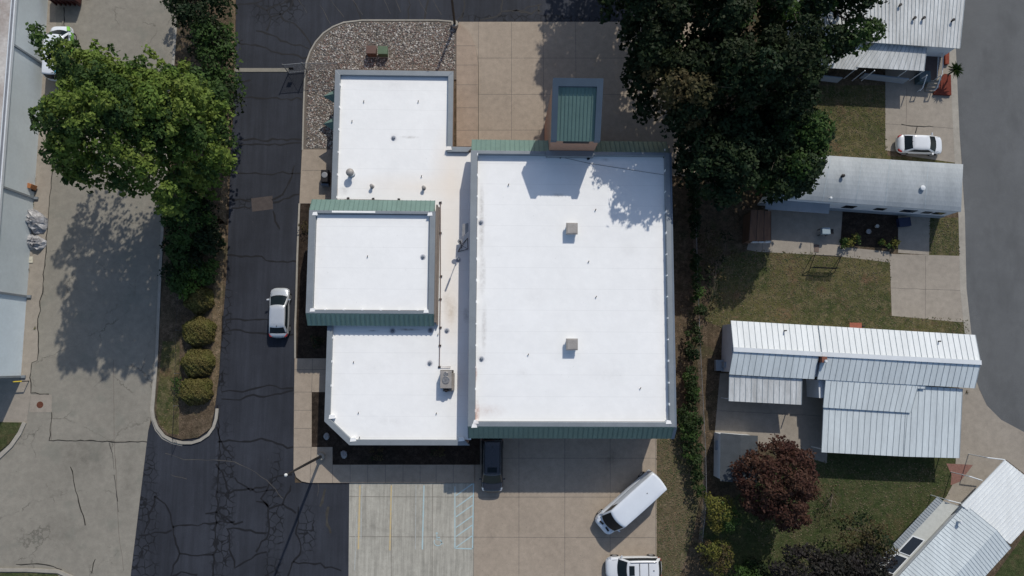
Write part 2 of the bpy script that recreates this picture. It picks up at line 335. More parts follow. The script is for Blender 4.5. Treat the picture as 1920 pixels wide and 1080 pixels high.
lines('walk_joints',M['joint'],.134,[[(856,87),(892,87)],[(856,123),(896,123)],[(856,160),(896,160)],[(856,203),(896,203)],[(856,245),(896,245)],
 [(567,320),(640,320)],[(553,693),(612,693)],[(587,673),(585,735)],[(551,735),(585,735)],[(551,769),(585,769)],[(551,803),(585,803)],[(551,838),(585,838)],[(584,838),(582,905)],[(624,871),(624,905)]]+[[(x,871),(x,905)] for x in (657,690,723,756,788,818,850)],.035)
lines('road_joints',M['joint'],.013,[[(213,675),(214,826)],[(92,826),(276,828)],[(97,773),(96,826)],[(214,826),(217,880)],[(217,860),(222,990),(232,1070)],[(1700,165),(1698,285)],[(1660,232),(1790,241)],[(1668,540),(1811,545)],[(1735,480),(1735,596)],[(1430,450),(1430,470)],[(1520,456),(1520,475)],[(1602,463),(1602,481)],[(1350,770),(1540,780)]],.035,.015)
lines('open_cracks',M['joint_dark'],.016,[[(104,210),(102,270),(96,345),(91,400),(87,455),(81,540),(71,607),(72,640),(70,676),(60,680),(56,708),(58,737),(92,739)],[(97,773),(95,815),(92,826),(276,829)],
 [(120,14),(121,52)],[(108,186),(109,200)],[(30,1058),(50,1058),(70,1057),(100,1062),(116,1068)],[(132,875),(140,910),(150,950),(160,985)],[(179,1048),(172,1075)],[(218,920),(221,940)],[(1690,233),(1716,237),(1750,238)],[(1720,236),(1716,250)]],.075,.05,.4,.4)
lines('pothole_patch',M['scuff'],.017,[[(205,830),(211,850),(214,880)],[(214,890),(222,960)],[(310,850),(345,862),(400,862),(440,866),(470,880),(500,900),(530,935)],[(320,890),(350,898)],[(596,905),(598,918),(595,930)],[(560,0),(575,24)],[(620,0),(645,32)],[(600,10),(620,45)],[(660,-2),(680,28)],[(1290,0),(1296,2)],[(720,0),(732,26)],[(742,0),(752,24)],[(786,0),(800,26)],[(812,0),(828,28)]],.05,.04,.5,.5)
ck=[[(480,8),(500,20),(508,32),(500,58)],[(500,20),(520,10),(540,0)],[(508,32),(530,25),(545,14),(550,-4)],[(525,25),(535,40),(560,52),(575,70),(585,92)],[(480,58),(510,66),(545,83),(580,92)],[(480,85),(500,90),(540,102),(578,107)],[(455,75),(447,78),(452,83),(480,84)],[(662,0),(668,12),(675,28),(677,38)],[(766,0),(765,38)],[(803,0),(798,20),(796,38)],[(870,0),(869,22),(858,38)],[(940,-6),(940,22),(1015,22)],[(869,24),(866,40)],[(940,24),(920,34),(900,38)],[(960,22),(1000,12),(1015,8)],[(1010,10),(1010,26)],
 [(440,10),(480,6),(500,-5)],[(440,180),(480,184),(566,187)],[(430,262),(520,262),(565,262)],[(437,160),(470,150)],[(440,272),(480,270),(505,272),(566,268)],[(430,322),(455,325),(480,324)],[(480,324),(510,328),(530,322),(565,325)],[(552,310),(538,350),(530,365),(510,375)],[(512,380),(562,364)],[(470,378),(430,372)],[(470,392),(435,390)],[(512,395),(516,415),(525,430)],[(425,478),(480,480),(510,490),(560,492)],[(423,600),(440,598),(505,600)],[(418,592),(417,640)],[(415,625),(440,618),(470,624),(500,626),(550,627)],[(415,735),(430,732),(455,735),(480,728),(505,722),(550,728)],[(415,748),(450,750),(475,740),(505,742),(550,732)],[(408,828),(470,828),(490,822),(520,832),(550,838)],[(407,800),(420,840),(440,860)],[(405,870),(420,895),(430,923)],[(406,922),(430,925),(460,918),(490,922),(520,918)],[(385,963),(405,960),(440,983),(456,978)],[(324,988),(360,984),(405,980),(440,978)],[(290,930),(310,945),(320,965),(325,990),(330,1020),(337,1038)],[(260,1004),(300,998),(322,994)],[(290,930),(285,955),(270,1000)],[(337,1038),(325,1060),(320,1080),(340,1072),(370,1078)],[(337,1038),(370,1042),(400,1040)],[(425,990),(430,1030),(440,1065),(480,1040),(500,1035)],[(427,992),(470,994),(500,1000)],[(548,890),(512,896),(500,920),(489,935),(505,955),(530,946),(545,910)],[(503,955),(505,990),(500,1010),(480,1035)],[(560,950),(556,990),(562,1040),(548,1055),(540,1080)],[(530,945),(555,962)],[(550,1053),(590,1058),(640,1070)],[(440,895),(470,920),(500,912)],[(480,940),(505,950)],[(408,760),(412,830),(408,900),(404,1000),(400,1080)],[(560,700),(553,740)]]
lines('sealed_cracks',M['crack'],.0125,ck,.145,.09,.45,.45)
lines('vehicle_drips',mat('tyre dust',(.055,.052,.047),.9,.5,scale=2),.0175,[[(610,916),(606,932),(600,950)],[(616,950),(613,975),(620,1000)]],.2,.1,.4,.6)
# parking markings
PY=mat('worn yellow paint',(.53,.39,.17),.7,.3,scale=3,c2=(.42,.37,.27)); PB=mat('worn blue paint',(.34,.51,.56),.7,.2,scale=3,c2=(.38,.43,.42))
PW=mat('worn pale paint',(.42,.44,.42),.7,.35,scale=3,c2=(.3,.3,.28))
def mark(name,m,segs,wd,z=.024):
    return lines(name,m,z,segs,wd)
mark('yellow_parking_lines',PY,[[(675,910),(672,1030)],[(734,910),(731,1032)]],.14)
mark('ghost_parking_lines',PW,[[(669,960),(665,1070)],[(737,910),(735,960)],[(679,910),(677,1010)],[(780,910),(779,1030)]],.07,.022)
mark('pale_parking_lines',PB,[[(795,910),(792,1030)]],.12,.023)
hz=[[(853,912),(853,1028)],[(888,906),(886,1029)],[(853,1028),(887,1029)]]+[[(855,y),(886,y-22)] for y in (929,951,969,989,1006,1026)]
mark('access_aisle_stripes',PB,hz,.10,.023)
# accessibility symbol, faded
def px2(p,s_=1): return p
acc=[[(819,1003),(819.5,1012),(826,1012.5),(829,1020),(831,1019)],[(819.3,1007.5),(825,1007.5)]]
acc.append([(821+7*math.cos(a),1016+7*math.sin(a)) for a in [math.radians(q) for q in range(-20,231,18)]])
acc.append([(819+1.4*math.cos(a),1000+1.4*math.sin(a)) for a in [math.radians(q) for q in range(0,361,45)]])
mark('accessible_parking_symbol',PB,acc,.07,.024)
# gravel stones
def stones(name,polys,n,s0,s1,m,z):
    V=[];Fc=[]; k=0
    for poly in polys:
        P=np.array(WW(poly)); lo=P.min(0);hi=P.max(0); cnt=0
        while cnt<n[k]:
            c=rng.uniform(lo,hi)
            if not inside(c,P): continue
            r=rng.uniform(s0,s1); b=len(V); 
            for d in ((1,0,0),(0,1,0),(-1,0,0),(0,-1,0),(0,0,1)):
                q=np.array(d)*r*rng.uniform(.7,1.3)+rng.normal(0,.15*r,3); V.append((c[0]+q[0],c[1]+q[1],z+max(0,q[2])*.7+.004))
            Fc+=[(b,b+1,b+4),(b+1,b+2,b+4),(b+2,b+3,b+4),(b+3,b,b+4)]; cnt+=1
        k+=1
    g=MB(); g.v=V; g.f=Fc; g.mi=[0]*len(Fc); return tag(g.build(name,m),kind='stuff',label=None)
def inside(c,P):
    x,y=c; j=len(P)-1; r=False
    for i in range(len(P)):
        if (P[i][1]>y)!=(P[j][1]>y) and x<(P[j][0]-P[i][0])*(y-P[i][1])/(P[j][1]-P[i][1])+P[i][0]: r=not r
        j=i
    return r
def islandmat(name,cols,rough=.85):
    k=NT(name); r=k.n('ShaderNodeNewGeometry').outputs['Random Per Island']; cr=k.n('ShaderNodeValToRGB',inp={0:r}); cr.color_ramp.interpolation='CONSTANT'
    e=cr.color_ramp.elements; e[0].color=(*cols[0],1); e[1].position=1/len(cols); e[1].color=(*cols[1],1)
    for i,c in enumerate(cols[2:]): q=e.new((i+2)/len(cols)); q.color=(*c,1)
    k.color(cr.outputs[0]); k.b.inputs['Roughness'].default_value=rough; return k.m
gm=islandmat('river stones',[(.36,.33,.29),(.16,.12,.10),(.25,.2,.165),(.5,.48,.44),(.09,.08,.075),(.3,.27,.24),(.2,.13,.11),(.13,.125,.12)])
bi=[(575,278),(577,160),(580,120),(587,100),(597,83),(612,66),(630,54),(650,46),(682,43),(820,43),(853,47),(853,131),(640,131),(634,150),(634,278)]
o=stones('gravel',[bi],[7500],.05,.11,gm,.1); o['label']='mixed grey and brown river stones filling the kerbed bed'
lm=islandmat('dead leaves',[(.2,.12,.06),(.3,.2,.11),(.14,.09,.05),(.24,.18,.11),(.10,.09,.04)])
o=stones('fallen_leaves',[[(1233,640),(1360,520),(1370,620),(1340,800),(1320,1080),(1233,1080)],[(300,640),(338,640),(410,560),(408,760),(340,820),(300,800)],[(424,140),(440,140),(424,420),(404,760),(400,560)],[(1380,640),(1345,640),(1350,480),(1420,480)]],[900,300,700,300],.02,.05,lm,.012)
for v in o.data.vertices:
    if v.co.x<-15: v.co.z+=.135
o['label']='dry brown leaves scattered over grass strips and soil'

tm=islandmat('grass tufts',[(.065,.078,.028),(.095,.088,.042),(.13,.105,.062),(.05,.062,.024),(.10,.075,.045)])
def tufts(name,polys,n,label):
    V=[];Fc=[]
    for poly,cnt in zip(polys,n):
        P=np.array(WW(poly)); lo=P.min(0);hi=P.max(0); k=0
        while k<cnt:
            c=rng.uniform(lo,hi)
            if not inside(c,P): continue
            k+=1; r=rng.uniform(.03,.085); b=len(V); V.append((c[0],c[1],r*.9))
            m=5; a0=rng.uniform(0,6.28)
            for q in range(m): a=a0+q*6.283/m; rr=r*rng.uniform(.5,1.3); V.append((c[0]+rr*math.cos(a),c[1]+rr*math.sin(a),.006))
            for q in range(m): Fc.append((b,b+1+q,b+1+(q+1)%m))
    g=MB(); g.v=V; g.f=Fc; g.mi=[0]*len(Fc); o=tag(g.build(name,tm),kind='stuff'); o['label']=label
tufts('grass_tufts',[[(1415,468),(1560,476),(1670,486),(1672,592),(1815,598),(1818,640),(1365,620),(1320,600),(1340,530),(1360,480)],[(1231,825),(1300,825),(1305,900),(1300,1000),(1275,1080),(1231,1080)],[(1520,165),(1660,165),(1664,292),(1500,300)],[(1520,860),(1780,870),(1780,930),(1640,1080),(1480,1080),(1400,990)],[(1742,410),(1795,410),(1800,478),(1742,476)]],[5000,2600,2000,3400,600],'uneven green and straw tufts over the lawns')
# ---------------- buildings ----------------
def m_brick(name,c1,c2):
    k=NT(name); br=k.n('ShaderNodeTexBrick',inp={'Vector':k.n('ShaderNodeCombineXYZ',inp={0:k.math('ADD',k.n('ShaderNodeSeparateXYZ',inp={0:k.tc}).outputs[0],k.n('ShaderNodeSeparateXYZ',inp={0:k.tc}).outputs[1]),1:k.n('ShaderNodeSeparateXYZ',inp={0:k.tc}).outputs[2]}).outputs[0],'Color1':(*c1,1),'Color2':(*c2,1),'Mortar':(.3,.27,.24,1),'Scale':4.5,'Mortar Size':.02})
    k.color(br.outputs[0]); k.b.inputs['Roughness'].default_value=.85; return k.m
def m_roof(name,c,stains,warm=()):
    k=NT(name); k.b.inputs['Roughness'].default_value=.45; k.b.inputs['Specular IOR Level'].default_value=.3
    a=k.ramp(k.noise(.25,5,.6),.3,.7); col=k.mix(a,tuple(x*.95 for x in c),c)
    f=k.ramp(k.noise(.9,5,.7,None),.42,.72,.965,1.01); col=k.mix(1,col,k.n('ShaderNodeCombineColor',inp={0:f,1:f,2:f}).outputs[0],'MULTIPLY')
    # welded laps of the membrane rolls
    y=k.n('ShaderNodeSeparateXYZ',inp={0:k.tc}).outputs[1]; fr=k.math('FRACT',k.math('MULTIPLY',y,1/1.85)); lap=k.ramp(k.math('ABSOLUTE',k.math('SUBTRACT',fr,.5)),.0,.022,.92,1)
    col=k.mix(1,col,k.n('ShaderNodeCombineColor',inp={0:lap,1:lap,2:lap}).outputs[0],'MULTIPLY')
    sp=k.ramp(k.noise(2.6,3,.6),.72,.76); col=k.mix(k.math('MULTIPLY',sp,.22),col,(.4,.38,.35))
    nz=k.ramp(k.noise(2.2,5,.75),.3,.62)
    for (cx,cy,rx,ry,am,cc) in stains:
        col=k.mix(k.math('MULTIPLY',k.math('MULTIPLY',k.blob(cx,cy,rx,ry),nz),am),col,cc)
    for (cx,cy,rx,ry,am) in warm:
        col=k.mix(k.math('MULTIPLY',k.blob(cx,cy,rx,ry),am),col,(.78,.68,.56))
    k.color(col); k.bump(k.noise(1.5,3,.6),.25,.05); return k.m
def S(px,py,z,rx,ry,am,cc=(.22,.19,.16)): p=W(px,py,z); return (p[0],p[1],rx,ry,am,cc)
def WM(px,py,z,rx,ry,am): p=W(px,py,z); return (p[0],p[1],rx,ry,am)
rust=(.35,.12,.06)
white=(.83,.83,.815)
M['roof']=m_roof('white roof membrane',white,[S(903,385,5.5,.28,2.2,.55),S(903,440,5.5,.3,2.4,.5),S(905,515,5.5,.35,2.2,.5),S(908,615,5.5,.3,2.5,.5),S(893,775,5.5,.35,1.3,1.0,rust),S(891,700,5.5,.22,.9,.9,rust),S(915,770,5.5,1.8,.7,.35,(.4,.25,.18)),S(1230,560,5.5,.5,1.6,.12),S(1000,560,5.5,1.6,1.2,.10),S(1140,700,5.5,2.0,1.4,.09),S(980,700,5.5,.9,.5,.12),S(1180,470,5.5,1.2,.7,.10),S(902,417,5.5,.55,.55,.3),S(903,673,5.5,.55,.55,.3),S(1045,366,5.5,.8,.25,.5),S(1135,300,5.5,.5,.2,.5)])
M['roof_low']=m_roof('white roof membrane low',white,[S(846,585,3.3,.7,1.6,.8),S(838,560,3.3,.5,.9,.5),S(768,257,3.3,1.0,.18,.6),S(630,355,3.3,.22,.9,1.2,rust),S(875,590,3.3,.4,.9,.7),S(645,358,3.3,.5,.5,.4),S(765,618,3.3,1.4,.14,.9),S(700,620,3.3,.6,.1,.8),S(700,690,3.3,1.8,1.1,.10),S(740,790,3.3,2.2,.5,.12),S(740,160,3.3,3,.5,.12),S(736,621,3.3,.5,.5,.3),S(806,681,3.3,.5,.5,.3),S(738,259,3.3,.5,.5,.25)],[WM(845,330,3.3,2.2,5.5,.55),WM(847,470,3.3,1.5,6.5,.5),WM(780,350,3.3,7,1.6,.45),WM(846,590,3.3,1.2,3.5,.6)])
M['coping']=mat('blue grey coping',(.225,.25,.27),.45,.14,.8,metal=.2,spec=.5,fine=8)
M['coping_dark']=mat('grey fascia metal',(.17,.20,.24),.5,.15,.8,metal=.2,fine=8)
M['teal']=mat('teal standing seam metal',(.145,.23,.20),.42,.18,.9,metal=.15,spec=.5,fine=8)
M['teal_dark']=mat('teal seam rib',(.12,.195,.175),.5,.2)  # ribs tinted darker: seam shadow line put into the colour, with some dirt
M['brick']=m_brick('tan brick',(.42,.21,.125),(.34,.17,.10))
M['black']=mat('black rubber',(.012,.012,.013),.6,.1)
M['grey_metal']=mat('galvanised metal',(.33,.33,.33),.4,.25,2,metal=.5,spec=.5)
M['dark_metal']=mat('dark bronze metal',(.035,.032,.032),.45,.2,metal=.4)
M['vent_grey']=mat('weathered grey vent',(.36,.34,.32),.55,.3,2.5,metal=.2)
M['white_metal']=mat('white painted metal',(.62,.65,.67),.45,.12,1.5)
M['glass']=paint('window glass',(.012,.016,.02),.06,.3)
def ring(g,x0,y0,x1,y1,w,z0,z1,ws=None):
    ws=ws or (w,w,w,w) # W,E,S,N widths ; butted ends
    g.box(x0,y0,z0,x0+ws[0],y1,z1); g.box(x1-ws[1],y0,z0,x1,y1,z1)
    g.box(x0+ws[0],y0,z0,x1-ws[1],y0+ws[2],z1); g.box(x0+ws[0],y1-ws[3],z0,x1-ws[1],y1,z1); return g
def seam_panel(g,a,b,c,d,th=.06,pitch=.42,rw=.05,rh=.05,m0=0,m1=1):
    """sheet a-b (top edge) to d-c (bottom edge) with ribs down the slope"""
    a,b,c,d=[Vector(p) for p in (a,b,c,d)]; nrmv=(b-a).cross(d-a).normalized()
    if nrmv.z<0: nrmv=-nrmv
    t=nrmv*th; q=[a,b,c,d]
    if (b-a).cross(d-a).z<0: q=[a,d,c,b]
    g.hexa([p-t for p in q],q,m0)
    L=(b-a).length; n=max(1,int(L/pitch))
    for i in range(n+1):
        s=i/n; s=min(max(s,rw/L/2),1-rw/L/2); p0=a.lerp(b,s); p1=d.lerp(c,s); u=(b-a).normalized()*rw/2; e=(p1-p0).normalized()*.01; h=nrmv*rh
        p0=p0+e; p1=p1-e; lo=nrmv*.002
        Q=[p0-u+lo,p0+u+lo,p1+u+lo,p1-u+lo]
        if (Q[1]-Q[0]).cross(Q[3]-Q[0]).z<0: Q=[Q[0],Q[3],Q[2],Q[1]]
        g.hexa(Q,[p+h for p in Q],m1)
    return g
B=thing('commercial_building','large flat commercial building with bright white roofs, teal metal edges and a brick tower','building',(0,0,0))
hx0,hx1=-2.25,15.45; hyS=W(1000,800,6)[1]; hyN=W(1000,283,6)[1]; lipS=W(1000,822,4.9)[1]; lipN=W(1000,263,4.9)[1]
g=MB(); g.box(hx0+.12,hyS+.15,0,hx1-.3,hyN-.1,5.42); hall=g.build('hall_wall',M['brick'],B)
g=MB(); g.box(hx0+.62,hyS+.42,5.425,hx1-.57,hyN-.28,5.5)
# patched tabs of membrane lapping up the parapet
for i in range(13):
    y=hyS+1.2+i*1.85; g.box(hx0+.58,y,5.45,hx0+.64,y+random.uniform(.12,.24),6.012)
    g.box(hx1-.61,y+.6,5.45,hx1-.56,y+.6+random.uniform(.1,.22),6.012)
for (x,y) in ((hx0+.62,hyS+.3),(hx1-.75,hyS+.33),(hx0+.5,hyS-.02)): g.prism([(x-.2,y-.08),(x+.3,y-.06),(x+.22,y+.2),(x-.1,y+.26)],5.45,6.035)
for i in range(9):
    x=random.uniform(-1,13.5); y=random.uniform(-3,17); g.prism([(x,y),(x+random.uniform(.3,.9),y+.03),(x+.4,y+random.uniform(.12,.4)),(x+.05,y+.2)],5.495,5.506)
g.build('hall_roof',M['roof'],B)
g=MB(); ring(g,hx0,hyS,hx1-.18,hyN,.6,5.3,6.0,(.6,.42,.4,.3)); g.build('hall_parapet',M['coping'],B,bevel=.02)
g=MB(); g.box(hx1-.18,hyS-.02,4.95,hx1,hyN,5.93); g.box(hx1,hyS,4.7,hx1+.08,lipN-.6,4.95); g.build('east_fascia',M['coping_dark'],B)
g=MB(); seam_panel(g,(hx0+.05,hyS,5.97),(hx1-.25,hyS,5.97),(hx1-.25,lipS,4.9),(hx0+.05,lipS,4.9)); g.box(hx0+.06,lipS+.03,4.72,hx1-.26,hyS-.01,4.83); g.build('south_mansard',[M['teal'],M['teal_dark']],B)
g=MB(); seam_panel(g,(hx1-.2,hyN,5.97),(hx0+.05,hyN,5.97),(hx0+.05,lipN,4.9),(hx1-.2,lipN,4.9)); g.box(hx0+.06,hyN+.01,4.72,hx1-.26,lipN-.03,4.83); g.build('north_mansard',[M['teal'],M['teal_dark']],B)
g=MB(); 
for yl in (lipS+.0,): g.prism([(hx0-.02,lipS),(hx0+.05,lipS),(hx0+.05,hyS),(hx0-.02,hyS)],4.72,lambda p:5.98 if p[1]>hyS-.1 else 4.95); g.build('mansard_end_cap',M['coping_dark'],B)
g=MB(); g.prism([(hx1-.25,lipS-.02),(hx1+.02,lipS-.02),(hx1+.02,hyS-.03),(hx1-.25,hyS-.03)],4.72,lambda p:5.99 if p[1]>hyS-.2 else 4.95); g.build('mansard_end_cap',M['coping_dark'],B)
# low wing
zl=3.6; LY=W(740,132,zl)[1]
XR=hx0+.1
out=[(-14.83,LY),(-4.0,LY),(-4.0,W(860,275,zl)[1]),(hx0+.1,W(860,275,zl)[1]),(hx0+.1,-7.1),(-12.6,-7.1),(-14.83,-5.06)]
def inset(P,d):
    a=sum(P[i][0]*P[(i+1)%len(P)][1]-P[(i+1)%len(P)][0]*P[i][1] for i in range(len(P))); s=1 if a>0 else -1; o=[]
    for i in range(len(P)):
        p,q,r=Vector(P[i-1]),Vector(P[i]),Vector(P[(i+1)%len(P)]); e1=(q-p).normalized(); e2=(r-q).normalized()
        n1=Vector((-e1.y,e1.x))*s; n2=Vector((-e2.y,e2.x))*s; m=(n1+n2); m=m/m.dot(n1); o.append(tuple(q+m*d))
    return o
inn=inset(out,.48)
g=MB(); g.prism(inset(out,.15),0,3.1); g.build('wing_wall',M['brick'],B)
g=MB(); rr_=[list(q) for q in inset(out,.45)]; rr_[3][0]=rr_[4][0]=hx0+.2; g.prism([tuple(q) for q in rr_],3.105,3.28)
for i in range(14):
    x=out[0][0]+.46; y=LY-1.5-i*2.1; g.box(x,y,3.2,x+.05,y+random.uniform(.12,.22),3.61)
for (x,y) in ((-12.3,-6.65),(-2.9,-6.6),(-14.2,-4.7),(-4.35,W(860,275,zl)[1]-.2)): g.prism([(x-.25,y-.15),(x+.3,y-.1),(x+.22,y+.2),(x-.2,y+.2)],3.2,3.64)
g.build('wing_roof',M['roof_low'],B)
g=MB(); n=len(out)
for i in range(n):
    if i==3: continue
    j=(i+1)%n; q=[out[i],out[j],inn[j],inn[i]]
    g.prism(q,2.95,3.6)
g.build('wing_parapet',M['coping'],B,bevel=.02)
# raised middle block
mx0,mx1=-16.45,-5.35; myS=W(700,588,4.8)[1]; myN=W(700,395,4.8)[1]; ml=W(700,611,4.0)[1]; mn=W(700,375,4.0)[1]
g=MB(); g.box(mx0+.15,myS+.15,0,mx1-.2,myN-.1,4.35); g.build('middle_wall',M['brick'],B)
g=MB(); g.box(mx0+.6,myS+.35,4.355,mx1-.55,myN-.3,4.44)
for i in range(6): g.box(mx0+1.6+i*1.6,myS+.28,4.4,mx0+1.75+i*1.6,myS+.38,4.83)
for (x,y) in ((mx0+.55,myS+.25),(mx1-.7,myS+.2),(mx0+.5,myN-.35),(mx1-.5,myN-.3)): g.prism([(x-.2,y-.12),(x+.25,y-.1),(x+.2,y+.2),(x-.15,y+.16)],4.4,4.84)
g.box(mx0+2.0,myN-.2,4.8,mx0+5.8,myN-.04,4.815)
g.build('middle_roof',M['roof'],B)
g=MB(); ring(g,mx0,myS,mx1,myN,.5,4.2,4.8,(.58,.5,.3,.26)); g.build('middle_parapet',M['coping'],B,bevel=.02)
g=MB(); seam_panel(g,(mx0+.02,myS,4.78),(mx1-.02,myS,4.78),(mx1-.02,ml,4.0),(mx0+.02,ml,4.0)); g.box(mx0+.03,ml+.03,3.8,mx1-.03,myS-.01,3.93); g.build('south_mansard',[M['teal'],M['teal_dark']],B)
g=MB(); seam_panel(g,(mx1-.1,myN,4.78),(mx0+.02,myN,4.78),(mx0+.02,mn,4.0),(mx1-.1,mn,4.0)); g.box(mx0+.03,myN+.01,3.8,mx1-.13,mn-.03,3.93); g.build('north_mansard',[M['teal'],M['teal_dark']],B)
g=MB(); g.box(mx1,myS-.7,3.3,mx1+.16,myN+.7,4.3); g.box(mx1+.16,myS-.9,3.3,mx1+.28,myN+.6,3.75); g.build('side_flashing',mat('brown grey flashing',(.2,.17,.15),.6,.25),B)
# tower
tx0,tx1=4.62,8.58; tyN,tyS=23.0,18.62; zN,zS=11.3,9.3
ts=lambda p: zS+(p[1]-tyS)/(tyN-tyS)*(zN-zS)
g=MB(); g.prism([(tx0,tyS),(tx1,tyS),(tx1,tyN),(tx0,tyN)],0,lambda p: ts(p)-.3); tw=g.build('tower',M['brick'],B)
g=MB(); e=.08
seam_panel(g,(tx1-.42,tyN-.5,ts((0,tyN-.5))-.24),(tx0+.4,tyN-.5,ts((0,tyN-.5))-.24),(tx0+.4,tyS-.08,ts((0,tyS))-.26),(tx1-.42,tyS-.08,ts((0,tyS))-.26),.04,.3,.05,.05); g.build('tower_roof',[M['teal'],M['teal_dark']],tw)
g=MB()
def slopebox(x0,y0,x1,y1,dz0,dz1): g.prism([(x0,y0),(x1,y0),(x1,y1),(x0,y1)],lambda p: ts(p)+dz0,lambda p: ts(p)+dz1)
slopebox(tx0-e,tyS-e,tx0+.4,tyN+e,-.55,.05); slopebox(tx1-.42,tyS-e,tx1+e,tyN+e,-.55,.05); slopebox(tx0+.4,tyN-.5,tx1-.42,tyN+e,-.55,.05)
g.build('tower_coping',mat('slate blue coping',(.075,.105,.14),.5,.12,.8),tw)
g=MB(); g.box(tx0+1.0,tyS-.03,8.3,tx0+3.2,tyS-.004,8.95); g.build('louvre',M['black'],tw)
g=MB(); g.box(tx0-.25,tyS-.5,5.51,tx0+3.9,tyS-.02,6.15); g.box(tx0-.25,tyS-.02,5.51,tx0-.02,hyN-.3,6.06); g.build('tower_flashing',M['coping'],tw)
# small peaked window canopies on the west wall
def canopy(xw,y,w,d,zt):
    c=MB(); A=(xw,y+w/2,zt-.6);Bq=(xw,y-w/2,zt-.6);T=(xw,y,zt+.25);Pp=(xw-d,y,zt-.6)
    c.add([A,Bq,T,Pp],[(0,1,3),(1,2,3),(2,0,3),(0,2,1)]); return c
for (px,py) in ((622,177),(622,229)):
    p=W(px,py,2.9); canopy(-14.66,p[1],1.8,W(606,py,2.4)[0]*-1-14.66,3.0).build('window_canopy',M['teal'],B)
for (px,py) in ((575,440),(573,495),(572,550)):
    p=W(px,py,2.9); canopy(-16.3,p[1],1.1,.8,2.9).build('window_canopy',M['teal'],B)
# windows and doors in the walls
def wallwin(x0,y0,x1,y1,z0,z1,nm='window',m='glass'):
    g=MB(); g.box(x0,y0,z0,x1,y1,z1); return g.build(nm,M[m],B)
for y in (24.0,21.5): wallwin(-14.72,y-.8,-14.675,y+.8,.8,2.2)
for y in (11.9,9.2,6.6): wallwin(-16.345,y-.55,-16.295,y+.55,.8,2.2)
for x in (-11,-8.3,-5.6): wallwin(x-.8,-6.995,x+.8,-6.945,.7,2.3)
for x in (1.8,7,12): wallwin(x-1.7,hyS+.1,x+1.7,hyS+.147,.02,3.6,'garage_door','white_metal')
# roof drains, stubs
def stub(px,py,z,r=.04,h=.2,lean=.04):
    x,y,_=W(px,py,z); g=MB(); g.lathe((x,y,z-.02),[(r*3,0),(r*2.2,.03),(r*1.2,.05)],12,1); g.tube([(x,y,z),(x+lean,y+.1,z+h)],r,8,0); g.build('vent_pipe',[M['dark_metal'],M['roof']],B)
for q in [(682,192,3.28),(784,192,3.28),(660,229,3.28),(790,332,3.28),(689,482,4.44),(663,680,3.28),(672,775,3.28),(818,776,3.28),(674,821,3.28),(1117,558,5.5),(990,666,5.5),(1200,729,5.5),(953,348,5.5),(1116,395,5.5),(1103,492,5.5),(821,628,3.28)]: stub(*q)
def drain(px,py,z):
    x,y,_=W(px,py,z); g=MB(); g.lathe((x,y,z),[(.26,.0),(.25,.012),(.2,.016),(.19,.0161)],16,1); g.lathe((x,y,z+.016),[(.15,0),(.15,.05),(.1,.12),(.03,.14)],12,0)
    for a in range(6): g.obox((x+.13*math.cos(a),y+.13*math.sin(a),z+.02),.05,.05,.1,a,2)
    g.build('roof_drain',[M['coping_dark'],mat_grey,M['grey_metal']],B)
mat_grey=mat('drain flange',(.55,.56,.6),.5,.2)
for q in [(738,259,3.28),(902,417,5.5),(903,673,5.5),(793,482,4.44),(736,621,3.28),(806,681,3.28),(838,620,3.28),(859,487,3.28),(807,620,3.28)]: drain(*q)
def pipecap(px,py,z,label):
    x,y,_=W(px,py,z); g=MB(); g.lathe((x,y,z),[(.2,0),(.13,.04),(.11,.35)],12); g.lathe((x,y,z+.35),[(.16,0),(.17,.08),(.08,.12)],12); o=g.build('vent_pipe',M['vent_grey'],B); o['label']=label
pipecap(698,350,3.28,'dark topped grey vent pipe'); pipecap(795,353,3.28,'pale capped vent pipe')
# roof things
def roof_exhaust(px,py,z,label,r=.3,h=.75):
    x,y,_=W(px,py,z); t=thing('mushroom_vent',label,'roof vent',(x,y,z))
    g=MB(); g.lathe((x,y,z),[(r*.95,0),(r*.6,.05),(r*.5,h*.7)],20); g.build('pipe',M['white_metal'],t,smooth=True)
    g=MB(); g.lathe((x,y,z+h*.7),[(r*.9,0),(r*1.0,.05),(r*.95,.14),(r*.7,.24),(r*.3,.3),(.01,.31)],24); g.build('cap',M['vent_grey'],t,smooth=True)
roof_exhaust(659,327,3.28,'round white mushroom vent on the roof of the low north wing',.36,.95)
def boxvent(px,py,label):
    x,y,z=W(px,py,5.5); t=thing('box_vent',label,'roof vent',(x,y,z),0,'square grey vents on the big white roof')
    g=MB(); g.box(x-.42,y-.42,z,x+.42,y+.42,z+.45); g.build('curb',M['white_metal'],t)
    g=MB(); g.box(x-.5,y-.5,z+.45,x+.5,y+.5,z+.68); g.prism([(x-.42,y-.42),(x+.42,y-.42),(x+.42,y+.42),(x-.42,y+.42)],z+.68,lambda p:z+.72); g.build('hood',M['vent_grey'],t,bevel=.03)
boxvent(1071,431,'square grey box vent on the large white roof, nearer the brick tower shadow')
boxvent(1071,646,'square grey box vent on the large white roof, nearer the parked white van')
